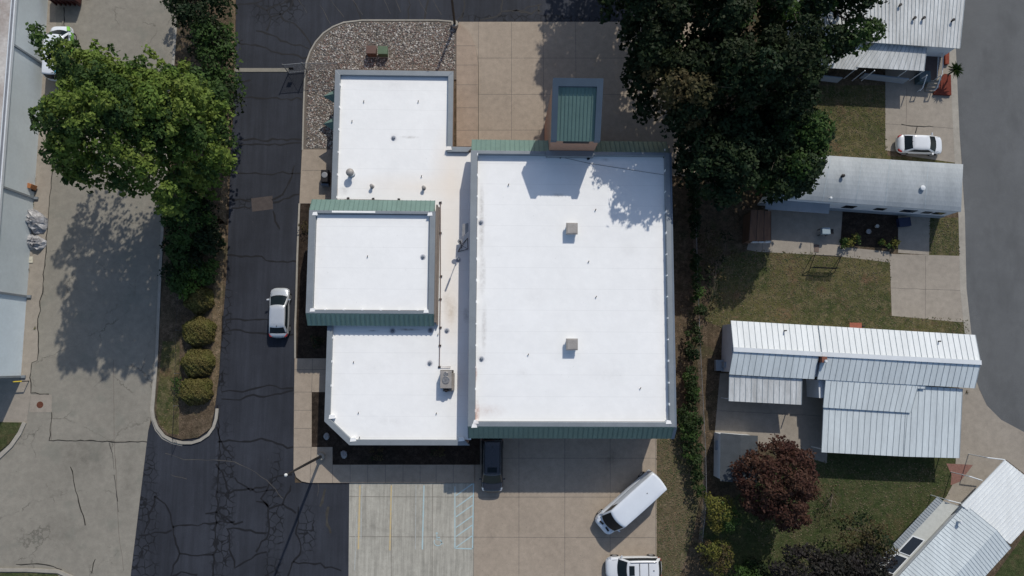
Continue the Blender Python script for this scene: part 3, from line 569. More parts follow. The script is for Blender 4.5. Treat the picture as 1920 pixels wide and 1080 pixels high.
# rooftop unit
x,y,z=W(838,712,3.28); t=thing('rooftop_unit','grey rooftop air conditioning unit with two round fans at the end of the gas pipe','air conditioner',(x,y,z))
g=MB(); g.box(x-.58,y-.75,z,x+.58,y+.85,z+.08); g.build('curb',M['dark_metal'],t)
g=MB(); g.box(x-.52,y-.72,z+.08,x+.48,y+.8,z+1.05); g.build('cabinet',M['vent_grey'],t,bevel=.02)
g=MB(); g.box(x+.48,y-.9,z+.1,x+.68,y+.6,z+.75); g.box(x-.3,y-1.0,z+.1,x+.48,y-.72,z+.6); g.build('side_duct',mat('tan grey sheet',(.26,.24,.22),.6,.3),t)
for (fy,r) in ((.0,.33),(.5,.2)):
    g=MB(); 
    g.lathe((x-.02,y+fy,z+1.05),[(r,0),(r,.05),(r*.9,.06),(r*.9,.012)],24); g.build('fan_ring',M['grey_metal'],t)
    g=MB(); g.lathe((x-.02,y+fy,z+1.052),[(r*.89,0),(r*.89,.008)],24,0)
    for k in range(4):
        a=k*math.pi/2+.4; g.obox((x-.02+r*.45*math.cos(a),y+fy+r*.45*math.sin(a),z+1.07),r*.8,r*.3,.01,a,1)
    g.build('fan',[M['black'],M['grey_metal']],t)
g=MB(); g.lathe((x,y-.86,z+.6),[(.2,0),(.2,.25),(.12,.3)],16); g.build('exhaust_cap',M['dark_metal'],t)
# gas pipe on blocks
pp=[W(826,380,3.42),W(826,470,3.42),W(826,540,3.42),W(825,620,3.42),W(824,688,3.42),W(845,688,3.42)]
t=thing('gas_pipe','thin rusty gas pipe on dark blocks along the low white roof','pipe',(pp[0][0],pp[0][1],3.28))
g=MB(); g.tube(pp,.03,6); g.tube([W(627,373,3.45),W(815,377,3.45)],.02,6); g.build('pipe',mat('rusty pipe',(.2,.14,.12),.7,.3),t)
for (px,py) in ((826,380),(826,437),(827,518),(826,561),(826,614),(825,648),(824,688),(653,372),(700,373),(748,374)):
    q=W(px,py,3.28); g=MB(); g.obox((q[0],q[1],3.281),.22,.16,.1,random.uniform(-.2,.2)); g.build('support_block',M['dark_metal'],t)
# antenna mast on the low roof
x,y,z=W(866,465,3.28); t=thing('antenna_mast','dark antenna mast with a mesh dish and braces against the high roof wall','antenna',(x,y,z))
g=MB(); g.tube([(x,y,z),(x,y,z+3.5)],.035,8); g.tube([(x,y,z+2.6),(x,y,z+3.6)],.085,8); g.build('mast',M['dark_metal'],t)
g=MB(); 
for dx,dy in ((.55,-.1),(.5,.9),(-.35,-.35)): g.tube([(x,y,z+1.6),(x+dx,y+dy,z+.03)],.022,6)
for a,b in (((.55,-.1),(.5,.9)),((.5,.9),(-.35,-.35)),((-.35,-.35),(.55,-.1))): g.tube([(x+a[0],y+a[1],z+.04),(x+b[0],y+b[1],z+.04)],.022,6)
g.build('brace',M['dark_metal'],t)
g=MB(); g.prism([(x+.05,y+.7),(x+.62,y+1.25),(x+.62,y+2.0),(x+.1,y+1.9)],z+1.5,z+1.54); g.tube([(x,y,z+1.5),(x+.3,y+1.0,z+1.5)],.02,6); g.lathe((x-.1,y+.35,z+1.3),[(.02,0),(.16,.1),(.22,.2)],12); g.build('dish',M['grey_metal'],t)
# ---------------- warehouse at left ----------------
a=Vector(W(90.5,0)[:2]); b=Vector(W(39.5,708)[:2]); d=(b-a).normalized(); a0=a-d*25; n_=Vector((-d.y,d.x)); n_=n_ if n_.x<0 else -n_; hw=4.55
H_=thing('warehouse','long pale grey metal warehouse wall with downspouts along the left edge','building',(*a,0))
P=lambda s,o:(a.x+d.x*s+n_.x*o,a.y+d.y*s+n_.y*o)
LT=(b-a).length; S1=(Vector(W(46,556)[:2])-a).length
wm=mat('pale grey wall paint',(.56,.61,.62),.6,.12,.35,fine=3); wm2=mat('pale blue white wall paint',(.66,.74,.78),.6,.1,.5,fine=3); wr=mat('dirty white roof',(.6,.59,.56),.7,.4,.25,c2=(.27,.22,.19),fine=3)
g=MB(); g.prism([P(-25,0),P(S1,0),P(S1,30),P(-25,30)],0,hw); g.build('wall',wm,H_)
g=MB(); g.prism([P(S1+.002,.02),P(LT,.02),P(LT,30),P(S1+.002,30)],0,hw-.1); g.build('south_wall',wm2,H_)
g=MB(); g.prism([P(-25,.35),P(LT,.35),P(LT,30),P(-25,30)],hw,hw+.12); g.build('roof',wr,H_)
g=MB(); g.prism([P(-25.1,-.12),P(S1,-.12),P(S1,.3),P(-25.1,.3)],hw-.12,hw+.2); g.build('gutter',M['white_metal'],H_,bevel=.03)
g=MB(); g.prism([P(-25.1,-.02),P(S1,-.02),P(S1,.18),P(-25.1,.18)],hw+.2,hw+.21); g.build('gutter_channel',M['grey_metal'],H_)
for (px,py) in ((84.5,122),(61.5,372),(45.5,556),(36,706)):
    q=Vector(W(px,py)[:2]); s=(q-a).dot(d); g=MB(); g.prism([P(s-.09,-.13),P(s+.09,-.13),P(s+.09,-.003),P(s-.09,-.003)],.1,hw-.13); g.prism([P(s-.12,-.45),P(s+.12,-.45),P(s+.12,-.13),P(s-.12,-.13)],.05,.2); g.build('downspout',M['coping'],H_)
g=MB(); g.prism([P(S1-.2,-.05),P(S1+.15,-.05),P(S1+.15,-.002),P(S1-.2,-.002)],3.4,hw-.13); g.build('trim',M['white_metal'],H_)
g=MB(); g.prism([P(LT-.3,-.08),P(LT+.05,-.08),P(LT+.05,6),P(LT-.3,6)],hw-.09,hw+.05); g.build('trim',M['white_metal'],H_)
# ---------------- mobile homes ----------------
alu=mat('chalky aluminium roof',(.35,.38,.40),.55,.25,.35,c2=(.24,.265,.28),fine=6,stretch=(1.6,.45,1)); M['seam']=mat('roof seam dirt and painted shadow',(.33,.38,.41),.6,.25)  # darker rib tone paints in the seams' shadow lines along with seam dirt
wroof=mat('white ribbed roof',(.70,.73,.735),.42,.16,.5,fine=5,stretch=(1.8,.35,1)); wroof2=mat('cool white ribbed roof',(.60,.655,.67),.42,.20,.5,fine=5,stretch=(1.8,.35,1)); aged=mat('aged stained ribbed roof',(.62,.64,.64),.6,.35,.8,c2=(.38,.385,.375),fine=6,stretch=(1.6,.3,1))
siding=mat('grey white siding',(.58,.61,.64),.6,.12,2); blue_grey_metal=mat('blue grey metal skirting',(.25,.29,.33),.6,.15)  # plain blue grey metal for skirting, knee walls and meter box
def body(t,quad,z1,inset_=.15,m=None,name='wall',z0=0):
    g=MB(); q=inset([p[:2] for p in quad],inset_); g.prism(q,z0,z1); return g.build(name,m or siding,t)
# home A (top right)
z=3.3; A=[W(1480,-260,z),W(1812,-260,z),W(1800,91,z),W(1500,70,z)]
t=thing('mobile_home','white ribbed roof mobile home with a railed porch beside the road at the top right','mobile home',W(1650,60))
body(t,A,3.05,.2)
mid=[W(1480,-85,3.75),W(1818,-85,3.75)]
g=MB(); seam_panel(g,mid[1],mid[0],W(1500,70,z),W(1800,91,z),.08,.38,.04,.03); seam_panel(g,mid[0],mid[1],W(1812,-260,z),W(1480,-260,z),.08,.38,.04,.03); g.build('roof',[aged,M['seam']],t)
g=MB(); seam_panel(g,W(1738,89,2.9),W(1640,80,2.9),W(1606,126,2.6),W(1733,133,2.6),.05,.36,.04,.03); seam_panel(g,W(1640,86,2.85),W(1480,76,2.85),W(1480,122,2.5),W(1606,131,2.5),.05,.36,.04,.03); g.build('awning',[aged,M['seam']],t)
for (p,q) in ((1505,1580),(1622,1705)):
    g=MB(); A1=W(p,139,1.1);B1=W(q,147 if q<1600 else 149,1.1); g.prism([(A1[0],A1[1]),(B1[0],B1[1]),(B1[0],B1[1]+.12),(A1[0],A1[1]+.12)],0,1.1); g.build('porch_knee_wall',blue_grey_metal,t)
for px in (1545,1606,1622,1640,1700,1733): g=MB(); p=W(px,130 if px<1610 else 134,2.5); g.tube([(p[0],p[1]+.1,0),(p[0],p[1]+.1,2.5)],.05,6); g.build('porch_post',M['white_metal'],t)
dz=.9
g=MB(); g.prism(WW([(1735,92),(1768,92),(1757,149),(1733,148)],dz),.6,dz); g.build('deck',mat('dark deck boards',(.10,.075,.07),.8,.3,stretch=(1,6,1)),t)
g=MB(); r0,r1=W(1769,100,dz+.95),W(1767,140,dz+.95)
for zz in (.12,.95): g.tube([(r0[0],r0[1],dz+zz),(r1[0],r1[1],dz+zz)],.035,6)
for i in range(15):
    s=i/14; g.tube([(r0[0],r0[1]+(r1[1]-r0[1])*s,dz+.1),(r0[0]+(r1[0]-r0[0])*s,r0[1]+(r1[1]-r0[1])*s,dz+.95)],.018,4)
g.build('porch_railing',M['white_metal'],t)
g=MB(); 
for i in range(4): p=W(1745,150+i*5.5,0); g.box(p[0]-.6,p[1]-.3,0,p[0]+.6,p[1],.72-i*.19)
g.build('porch_steps',M['drive_concrete'],t)
for px in (1738,1765):
    g=MB()
    p=W(px,141,dz+.95); q=W(px-8,165,.95); g.tube([p,q,W(px-13,170,.7)],.05,6); g.tube([p,(p[0],p[1],0)],.05,6); g.tube([q,(q[0],q[1],0)],.04,6); g.build('stair_handrail',M['white_metal'],t)
for (px,py) in ((1685,12),(1712,36),(1729,36),(1784,40)): g=MB(); p=W(px,py,3.4); g.lathe((p[0],p[1],3.42),[(.1,0),(.08,.1),(.08,.28),(.14,.3),(.13,.38)],12); g.build('roof_vent',M['dark_metal'],t)
# home B
z=3.1; q=[W(1500,287,z),W(1806,308,z),W(1802,397,z),W(1440,371,z)]; rid0,rid1=W(1480,332,3.45),W(1808,352,3.45)
t=thing('mobile_home','dull silver roofed mobile home with a row of small dark windows between the driveways','mobile home',W(1650,350))
body(t,q,2.95,.06,siding)
g=MB(); rows=[]
for s in [i/10 for i in range(11)]:
    zz=3.05+.42*math.sin(math.pi*s)**.8; rows.append((W(1480+(-20)*s,287+84*s,zz),W(1806-4*s,308+89*s,zz)))
for i in range(10):
    for j in range(16):
        a0=Vector(rows[i][0]).lerp(Vector(rows[i][1]),j/16);a1=Vector(rows[i][0]).lerp(Vector(rows[i][1]),(j+1)/16);b0=Vector(rows[i+1][0]).lerp(Vector(rows[i+1][1]),j/16);b1=Vector(rows[i+1][0]).lerp(Vector(rows[i+1][1]),(j+1)/16)
        g.add([b0,b1,a1,a0],[(0,1,2,3)])
e0=rows[0];e1=rows[-1]; 
g.prism([rows[0][0][:2],rows[0][1][:2],rows[-1][1][:2],rows[-1][0][:2]],2.955,3.05)
g.add([r[1] for r in rows],[tuple(range(len(rows)))]); g.add([r[0] for r in rows],[tuple(range(len(rows)))[::-1]])
g.build('roof',alu,t)
g=MB(); 
for s in (.24,.42,.58,.8):
    g=MB()
    for i in range(10):
        a0=Vector(rows[i][0]).lerp(Vector(rows[i][1]),s);b0=Vector(rows[i+1][0]).lerp(Vector(rows[i+1][1]),s); u=Vector((.04,0,0)); up=Vector((0,0,.012)); g.add([b0-u+up,b0+u+up,a0+u+up,a0-u+up],[(0,1,2,3)])
    g.build('roof_seam',M['seam'],t)
p0=Vector(W(1443,372,2.95)); p1=Vector(W(1801,397,2.95)); dd=(p1-p0).normalized(); qn=Vector((dd.y,-dd.x,0)) 
g=MB(); c=inset([p[:2] for p in q],.06); 
wl=Vector((*c[3],0)); wr_=Vector((*c[2],0)); dw=(wr_-wl).normalized(); nn=Vector((dw.y,-dw.x,0))
for (px,wd,z0_,z1_) in ((1487,.6,1.9,2.3),(1592,1.1,1.2,2.2),(1650,.95,1.3,2.1),(1703,1.3,1.3,2.2),(1738,.8,1.3,2.1),(1760,1.0,1.3,2.1)):
    s=(Vector(W(px,392,1.7))-wl).dot(dw); o1=wl+dw*(s-wd/2)+nn*.03; o2=wl+dw*(s+wd/2)+nn*.03; f=MB(); f.prism([o1[:2],o2[:2],(o2-nn*.028)[:2],(o1-nn*.028)[:2]],z0_,z1_); fr=f.build('window',M['glass'],t)
g=MB(); o1=wl+nn*.9; o2=wl+dw*(wr_-wl).length*.88+nn*.75
# narrow awning ledge along the south side
g.hexa([(*wl[:2],2.28),(*(wl+dw*6)[:2],2.28),(*(o1+dw*6)[:2],2.08),(*o1[:2],2.08)][::-1],[(*wl[:2],2.34),(*(wl+dw*6)[:2],2.34),(*(o1+dw*6)[:2],2.14),(*o1[:2],2.14)][::-1])
g.build('awning',M['coping'],t)
g=MB(); g.prism([(wl+nn*.02)[:2],(wr_+nn*.02)[:2],(wr_+nn*.06)[:2],(wl+nn*.06)[:2]],0,.75); g.build('skirting',blue_grey_metal,t)
for (px,py,r,h) in ((1728,353,.2,.35),(1578,331,.14,.5),(1556,372,.1,.35)):
    p=W(px,py,3.45); g=MB(); g.lathe((p[0],p[1],3.4),[(r*1.1,0),(r*.8,.06),(r*.8,h*.6),(r*1.2,h*.62),(r*1.1,h*.9),(r*.3,h)],14); g.build('roof_vent',M['white_metal'] if r!=.14 else M['dark_metal'],t)
# home C
t=thing('mobile_home','long white ribbed roof mobile home with stepped carport roofs beside the dark red tree','mobile home',W(1600,700))
ez=3.15; rz=3.75; NW_,NE_=W(1370,601,ez),W(1828,628,ez); RW,RE=W(1375,655,rz),W(1838,680,rz); SW_,SE_=W(1367,702,ez),W(1827,728,ez)
g=MB(); qq=inset([NW_[:2],NE_[:2],SE_[:2],SW_[:2]],.25); g.prism(qq,0,3.0); g.build('wall',siding,t)
g=MB()
def lerp(a,b,s): return tuple(Vector(a).lerp(Vector(b),s))
sN=.356
g1=MB(); seam_panel(g1,lerp(RW,RE,0),lerp(RW,RE,sN),lerp(NW_,NE_,sN),NW_,.06,.52,.035,.03); 
up=lambda p,h:(p[0],p[1],p[2]+h)
seam_panel(g1,up(lerp(RW,RE,sN),.08),up(RE,.08),up(NE_,.08),up(lerp(NW_,NE_,sN),.08),.08,.52,.035,.03)
g1.build('north_roof_slope',[wroof,M['seam']],t)
g2=MB(); seam_panel(g2,lerp(RW,RE,sN-.01),RW,SW_,lerp(SW_,SE_,sN-.01),.06,.52,.035,.03); seam_panel(g2,up(RE,.08),up(lerp(RW,RE,sN),.08),up(lerp(SW_,SE_,sN),.08),up(SE_,.08),.08,.52,.035,.03)
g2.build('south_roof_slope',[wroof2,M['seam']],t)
g=MB(); a_,b_=Vector(up(RW,.06)),Vector(up(RE,.17)); w2=Vector((0,.2,0)); 
for (s0,s1,dzz) in ((0,sN,.0),(sN,1,.02)):
    p,q_=a_.lerp(b_,s0)+Vector((0,0,dzz)),a_.lerp(b_,s1)+Vector((0,0,dzz)); g.hexa([p-w2-Vector((0,0,.06)),q_-w2-Vector((0,0,.06)),q_+w2-Vector((0,0,.06)),p+w2-Vector((0,0,.06))],[p-w2,q_-w2,q_+w2,p+w2])
g.build('ridge_cap',M['white_metal'],t)
g=MB(); seam_panel(g,W(1504,710,2.95),W(1367,703,2.95),W(1366,752,2.6),W(1503,759,2.6),.05,.5,.04,.03); g.build('patio_awning',[aged,M['seam']],t)
g=MB(); seam_panel(g,W(1733,680,3.42),W(1552,668,3.45),W(1543,764,2.85),W(1708,774,2.85),.06,.52,.035,.03)
seam_panel(g,W(1735,676,3.44),W(1708,676,3.44),W(1716,728,3.1),W(1735,729,3.1),.05,.52,.035,.03)
g.build('addition_roof',[wroof2,M['seam']],t)
g=MB(); seam_panel(g,W(1805,729,2.9),W(1700,722,2.9),W(1693,856,2.35),W(1799,859,2.35),.06,.52,.035,.03); seam_panel(g,W(1702,770,2.7),W(1544,760,2.7),W(1540,848,2.35),W(1695,856,2.35),.06,.52,.035,.03)
g.build('carport_roof',[wroof2,M['seam']],t)
for (px,py) in ((1543,845),(1620,849),(1700,853),(1795,855),(1368,750),(1435,754),(1501,757),(1803,740)): g=MB(); p=W(px,py,2.4); g.tube([(p[0],p[1]+.1,0),(p[0],p[1]+.1,2.33)],.05,6); g.build('carport_post',M['white_metal'],t)
g=MB(); p0=W(1522,712,1.2); g.box(p0[0],p0[1]-1.6,0,p0[0]+1.2,p0[1],2.6); g.build('entry_wall',siding,t)
g=MB(); g.box(p0[0]+.25,p0[1]-1.63,1.0,p0[0]+.85,p0[1]-1.602,2.1); g.build('window',M['glass'],t)
g=MB(); p=W(1542,674,3.75); g.box(p[0]-.2,p[1]-.28,3.4,p[0]+.25,p[1]+.25,4.15); ch=g.build('chimney',mat('rusty chimney',(.22,.09,.06),.8,.4),t)
g=MB(); g.lathe((p[0]+.05,p[1]-.15,4.15),[(.1,0),(.1,.2),(.14,.22),(.12,.3)],10); g.build('flue_cap',M['white_metal'],ch)
for (px,py) in ((1471,620),(1759,640)): g=MB(); p=W(px,py,3.4); g.tube([(p[0],p[1],3.3),(p[0]+.03,p[1],3.75)],.06,8); g.build('roof_vent',M['dark_metal'],t)
g=MB(); p=W(1358,685,1.0); g.box(p[0]-.7,p[1]-.5,.25,p[0]+.3,p[1]+.5,.75); g.box(p[0]-.2,p[1]-.2,.75,p[0]+.3,p[1]+.3,1.5); g.build('meter_box',blue_grey_metal,t)
# home D (rotated, bottom right)
t=thing('mobile_home','white ribbed mobile home standing diagonally with an awning in the lower right corner','mobile home',W(1850,1000))
C1=Vector(W(1810,946,3.2)); RT=Vector(W(1896,1027,3.2)); RG=Vector(W(1869,994,3.8)); back=Vector(W(1657,1108,3.2)); dirv=(Vector(W(1686,1080,3.2))-C1).normalized()
Lh=17.0; SH=lambda p,s:tuple(p+dirv*s)
g=MB(); g.prism(inset([C1[:2],RT[:2],SH(RT,Lh)[:2],SH(C1,Lh)[:2]],.2),0,3.05); g.build('wall',siding,t)
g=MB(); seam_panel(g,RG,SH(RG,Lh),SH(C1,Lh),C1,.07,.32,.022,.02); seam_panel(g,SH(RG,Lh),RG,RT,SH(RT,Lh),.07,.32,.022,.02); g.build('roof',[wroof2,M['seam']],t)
g=MB(); aw=[W(1884,862,2.9),W(1936,905,2.9),W(1894,1019,3.15),W(1803,947,3.15)]
A2=Vector(W(1884,862,2.75)); A3=Vector(W(1802,947,3.3)); A4=Vector(W(1894,1020,3.3)); A5=A2+(A4-A3)
seam_panel(g,A4,A3,A2,A5,.05,.32,.07,.06); g.build('end_awning',[wroof,M['white_metal']],t)
g=MB(); pw=Vector(W(1775,938,2.4)); pn=(C1-pw); 
side=Vector(W(1768,940,2.2)); f0=Vector(W(1797,950,2.7)); g.hexa([(side.x,side.y,2.15),(*(Vector(SH(side,Lh)))[:2],2.15),(*(Vector(SH(f0,Lh)))[:2],2.6),(f0.x,f0.y,2.6)][::-1],[(side.x,side.y,2.22),(*(Vector(SH(side,Lh)))[:2],2.22),(*(Vector(SH(f0,Lh)))[:2],2.68),(f0.x,f0.y,2.68)][::-1]); g.build('porch_roof',mat('beige porch roof',(.42,.43,.40),.6,.15),t)
g=MB(); e0=Vector(W(1760,945,2.1)); u_=dirv; 
sl_=Vector(SH(side,0)); out_=Vector((-dirv.y,dirv.x,0)); out_=out_ if out_.x<0 else -out_
seam_panel(g,(sl_+Vector((0,0,.03)))[:],(Vector(SH(sl_,Lh))+Vector((0,0,.03)))[:],(Vector(SH(sl_,Lh))+out_*.5+Vector((0,0,-.25)))[:],(sl_+out_*.5+Vector((0,0,-.25)))[:],.04,.25,.05,.04); g.build('porch_eave',[M['coping'],M['seam']],t)
for s in (5.2,7.4): 
    g=MB(); c=Vector(SH(side.lerp(f0,.45),s)); du=dirv*.9; dv=(f0-side).normalized()*.42; up_=Vector((0,0,.03)); fr_=MB(); dF=dirv*1.0; dG=(f0-side).normalized()*.5; fr_.hexa([c-dF-dG,c+dF-dG,c+dF+dG,c-dF+dG][::-1],[c-dF-dG+up_*2.2,c+dF-dG+up_*2.2,c+dF+dG+up_*2.2,c-dF+dG+up_*2.2][::-1]); sk_f=fr_.build('skylight',M['white_metal'],t); g.hexa([c-du-dv,c+du-dv,c+du+dv,c-du+dv][::-1],[c-du-dv+up_*3,c+du-dv+up_*3,c+du+dv+up_*3,c-du+dv+up_*3][::-1]); g.build('pane',M['glass'],sk_f)
g=MB(); p=W(1798,978,3.45); g.lathe((p[0],p[1],3.4),[(.13,0),(.1,.1),(.1,.3),(.16,.33),(.12,.45)],14); g.build('roof_vent',M['white_metal'],t)
g=MB()
for (p_,q_) in (((1884,862),(1851,858)),((1842,901),(1817,893)),((1802,944),(1778,938))):
    a_=Vector(W(*p_,2.6)); b_=Vector(W(*q_,2.6)); g.tube([a_,b_],.05,6); g.tube([b_,(b_.x,b_.y,0)],.04,6)
g.build('awning_frame',M['white_metal'],t)
# sheds
def shed(label,c4,zw,zr,m,mw,name='garden_shed'):
    t=thing(name,label,'shed',(sum(p[0] for p in c4)/4,sum(p[1] for p in c4)/4,0))
    q=inset([p[:2] for p in c4],.12); g=MB(); g.prism(q,0,zw); g.build('wall',mw,t); return t
c4=[W(1351,812,2.3),W(1421,817,2.3),W(1419,905,2.3),W(1350,902,2.3)]
t=shed('small grey shingle roofed shed beside the dark red tree',c4,2.15,2.6,None,siding)
ra,rb=lerp(c4[0],c4[1],.5),lerp(c4[3],c4[2],.5); ra,rb=up(ra,.45),up(rb,.45)
sh=mat('grey shingles',(.06,.07,.08),.85,.25,1.5,fine=12)
g=MB(); seam_panel(g,ra,rb,c4[3],c4[0],.07,50,.01,.004); seam_panel(g,rb,ra,c4[1],c4[2],.07,50,.01,.004); g.build('roof',[sh,sh],t)
g=MB(); p=W(1347,832,1.2); g.box(p[0]-.25,p[1]-.6,.9,p[0]+.05,p[1]+.3,1.1); g.build('shelf',M['coping'],t)
c4=[W(1408,393,2.4),W(1446,396,2.4),W(1446,450,2.2),W(1404,452,2.2)]
t=shed('weathered brown wooden shed with white slatted front under the dark trees',c4,2.1,2.4,None,mat('brown boards',(.12,.07,.045),.8,.4,stretch=(3,.4,1)))
g=MB(); seam_panel(g,c4[1],c4[0],c4[3],c4[2],.06,.5,.03,.02); g.build('roof',[mat('rusty brown roof',(.20,.105,.06),.8,.45,.9,c2=(.09,.05,.035),stretch=(2.5,.5,1)),M['dark_metal']],t)
for i in range(3):
    g=MB(); p=W(1408+i*12,452,1.6); g.box(p[0],p[1]-.18,1.5,p[0]+.5,p[1]-.1,2.0); g.build('white_panel',M['white_metal'],t)
# ---------------- vehicles ----------------
TYRE=mat('tyre rubber',(.018,.018,.019),.8,.2); RIM=paint('alloy rim',(.45,.46,.48),.3,.2,.6); CGL=paint('car glass',(.010,.016,.020),.12,0)
CGL.node_tree.nodes['Principled BSDF'].inputs['Specular IOR Level'].default_value=.12
HL=paint('headlight lens',(.5,.52,.55),.1,.8,.3); TL=paint('tail light lens',(.35,.02,.015),.15,.8); TRIM=mat('black trim',(.012,.012,.013),.5,.1)
PLATE=mat('plate',(.5,.5,.5),.5,.1)
def loft(g,rings,cap=True,mi=0):
    n=len(rings[0]); vs=[p for r in rings for p in r]; fs=[]
    for i in range(len(rings)-1):
        for k in range(n): fs.append((i*n+k,i*n+(k+1)%n,(i+1)*n+(k+1)%n,(i+1)*n+k))
    if cap: fs+=[tuple(range(n))[::-1],tuple(range((len(rings)-1)*n,len(rings)*n))]
    return g.add(vs,fs,mi)
def interp(t,xs,ys):
    return float(np.interp(t,xs,ys))
def vehicle(name,label,cat,loc,rz,pcol,L=4.6,Wd=1.82,belt=.95,hood=.88,deck=.95,roofz=1.45,ws=(1.25,.55),rw=(-1.5,-2.05),top=.58,sill=.25,roofglass=None,rails=None,sideglass=(.08,.92),nose=.35,roofcol=None,stripes=None,group=None,bow=.16,sideparts=1,bumper=None,frontround=.5,mirror=1,bars=None,ribs=0,vents=0,rearround=.5):
    t=thing(name,label,cat,loc,rz,group); h=L/2; w_=Wd/2
    # body: lengthwise stations
    X=[h,h-.06,h-.22,h-.5,ws[0]+.12,ws[0]-.3,0,rw[1]+.3,rw[1]-.06,-h+.38,-h+.16,-h+.04,-h]
    rings=[]
    for x in X:
        s=(h-x)/L
        e=min(1,(h-x)/.62); er=min(1,(x+h)/.55)
        wf=w_*(frontround+(1-frontround)*math.sqrt(max(0,1-(1-e)**2)))if e<1 else w_
        wr_=w_*(rearround+(1-rearround)*math.sqrt(max(0,1-(1-er)**2))) if er<1 else w_
        ww=min(wf,wr_)
        zt=interp(-x,[-h,-h+.12,-h+.5,-ws[0],-ws[0]+.5,-rw[1]-.4,-rw[1],h-.15,h],[hood-.36,hood-.12,hood-.05,hood+.05,belt,belt,deck,deck-.04,deck-.3])
        zb=sill+(.06 if abs(x)>h-.1 else 0); c=.045
        half=[(0,zt+c),(ww*.55,zt+c*.8),(ww*.86,zt+.0),(ww*.965,zt-.09),(ww,zt-.26),(ww*.995,zb+.2),(ww*.93,zb)]
        ring=[(x,y,z) for y,z in half]+[(x,-y,z) for y,z in half[::-1][:-1]]
        rings.append(ring)
    g=MB(); loft(g,rings)
    body_=g.build('body',pcol,t,smooth=True,subsurf=1,local=True)
    # cabin surface
    zb=belt-.03; zr=roofz
    def cab(u,v,o=0.0):
        """u around 0..1 (front,left,rear,right), v up 0..1"""
        wb=w_*.93; wt=w_*top/.62*.9 if top<.7 else w_*top
        wt=w_*top*1.25
        xf=ws[0]+(ws[1]-ws[0])*v; xr=rw[1]+(rw[0]-rw[1])*v; ww=wb+(wt-wb)*v**1.15; z=zb+(zr-zb)*(v if v<1 else 1)
        q=u*4; k=int(q)%4; f=q-int(q)
        if k==0: y=-ww+2*ww*f; return Vector((xf+bow*(1-(y/ww)**2)*(1-.35*v)+o,y,z+o*.7))
        if k==1: return Vector((xf+(xr-xf)*f,ww+.03*math.sin(math.pi*f)+o,z+o*.3))
        if k==2: y=ww-2*ww*f; return Vector((xr-bow*.6*(1-(y/ww)**2)*(1-.35*v)-o,y,z+o*.7))
        return Vector((xr+(xf-xr)*f,-ww-.03*math.sin(math.pi*f)-o,z+o*.3))
    N=40; rg=[]
    for v in (0,.25,.5,.75,.93): rg.append([tuple(cab((i+.0)/N,v)) for i in range(N)])
    c0=Vector(((ws[1]+rw[0])/2,0,0))
    def rr(s,dz):
        o=[]
        for i in range(N):
            p=cab(i/N,1.0); o.append((c0.x+(p.x-c0.x)*s,p.y*s,zr+dz))
        return o
    rg+=[rr(.985,-.0),rr(.93,.03),rr(.6,.05),rr(.2,.058)]
    g=MB(); loft(g,rg); cabm=g.build('cabin',pcol,t,smooth=True,local=True)
    def patch(nm,k,u0,u1,v0,v1,m=CGL,off=.012,nu=8,nv=4,parent=None,taper=0):
        g=MB(); vs=[]
        for j in range(nv+1):
            v=v0+(v1-v0)*j/nv; 
            for i in range(nu+1):
                a=u0+(u1-u0)*i/nu; a=.5+(a-.5)*(1-taper*(j/nv)); p=cab((k+min(max(a,.001),.999))/4,v,off); vs.append(p)
        fs=[(j*(nu+1)+i,j*(nu+1)+i+1,(j+1)*(nu+1)+i+1,(j+1)*(nu+1)+i) for j in range(nv) for i in range(nu)]
        g.add(vs,fs); return g.build(nm,m,parent or t,smooth=True,local=True)
    patch('windshield',0,.045,.955,.04,.93)
    if sideglass is not None:
        for k in (1,3):
            a,b=sideglass
            if k==3: a,b=1-b,1-a
            patch('side_window',k,a,b,.18,.84,taper=.04)
    if rw[0]-rw[1]>.12: patch('rear_window',2,.06,.94,.08,.9)
    # interior hints seen through windscreen: dashboard edge / wiper line
    g=MB(); 
    for y in (-.35,.25): g.tube([(ws[0]+bow*.75,y*w_/.9,zb+.045),(ws[0]+bow*.2-.12,(y+.42)*w_/.9,zb+.13)],.012,4)
    g.build('wiper',TRIM,t,local=True)
    R=.33
    for sx in (h-.88,-h+.85):
        for sy in (-1,1):
            g=MB(); y0=sy*(w_-.20);y1=sy*(w_+.005); g.tube([(sx,y0,R),(sx,y1-.02*sy,R),(sx,y1,R)],[R,R,R*.93],20); wh=g.build('wheel',TYRE,t,local=True)
            g=MB(); g.tube([(sx,y1,R),(sx,y1+.012*sy,R)],[R*.68,R*.6],16)
            g.build('rim',RIM,wh,local=True)
            g=MB(); g.tube([(sx,sy*(w_-.06),R+.02),(sx,sy*(w_+.003),R+.02)],R*1.14,20); g.build('wheel_arch',TRIM,t,local=True)
    for sy in (-1,1):
        g=MB(); hz=hood-.22; g.hexa([(h-.42,sy*w_*.99,hz-.08),(h-.42,sy*w_*.80,hz-.08),(h-.1,sy*w_*.62,hz-.14),(h-.16,sy*w_*.90,hz-.14)],[(h-.52,sy*w_*.955,hz+.135),(h-.46,sy*w_*.80,hz+.17),(h-.15,sy*w_*.60,hz+.065),(h-.22,sy*w_*.86,hz+.05)]); g.build('headlight',HL,t,local=True,bevel=.02)
        g=MB(); dz=deck-.14; g.hexa([(-h+.36,sy*w_*.985,dz-.12),(-h+.30,sy*w_*.84,dz-.12),(-h+.02,sy*w_*.60,dz-.16),(-h+.08,sy*w_*.84,dz-.16)],[(-h+.40,sy*w_*.97,dz+.07),(-h+.34,sy*w_*.86,dz+.11),(-h+.05,sy*w_*.60,dz+.03),(-h+.12,sy*w_*.86,dz+.04)]); g.build('tail_light',TL,t,local=True,bevel=.02)
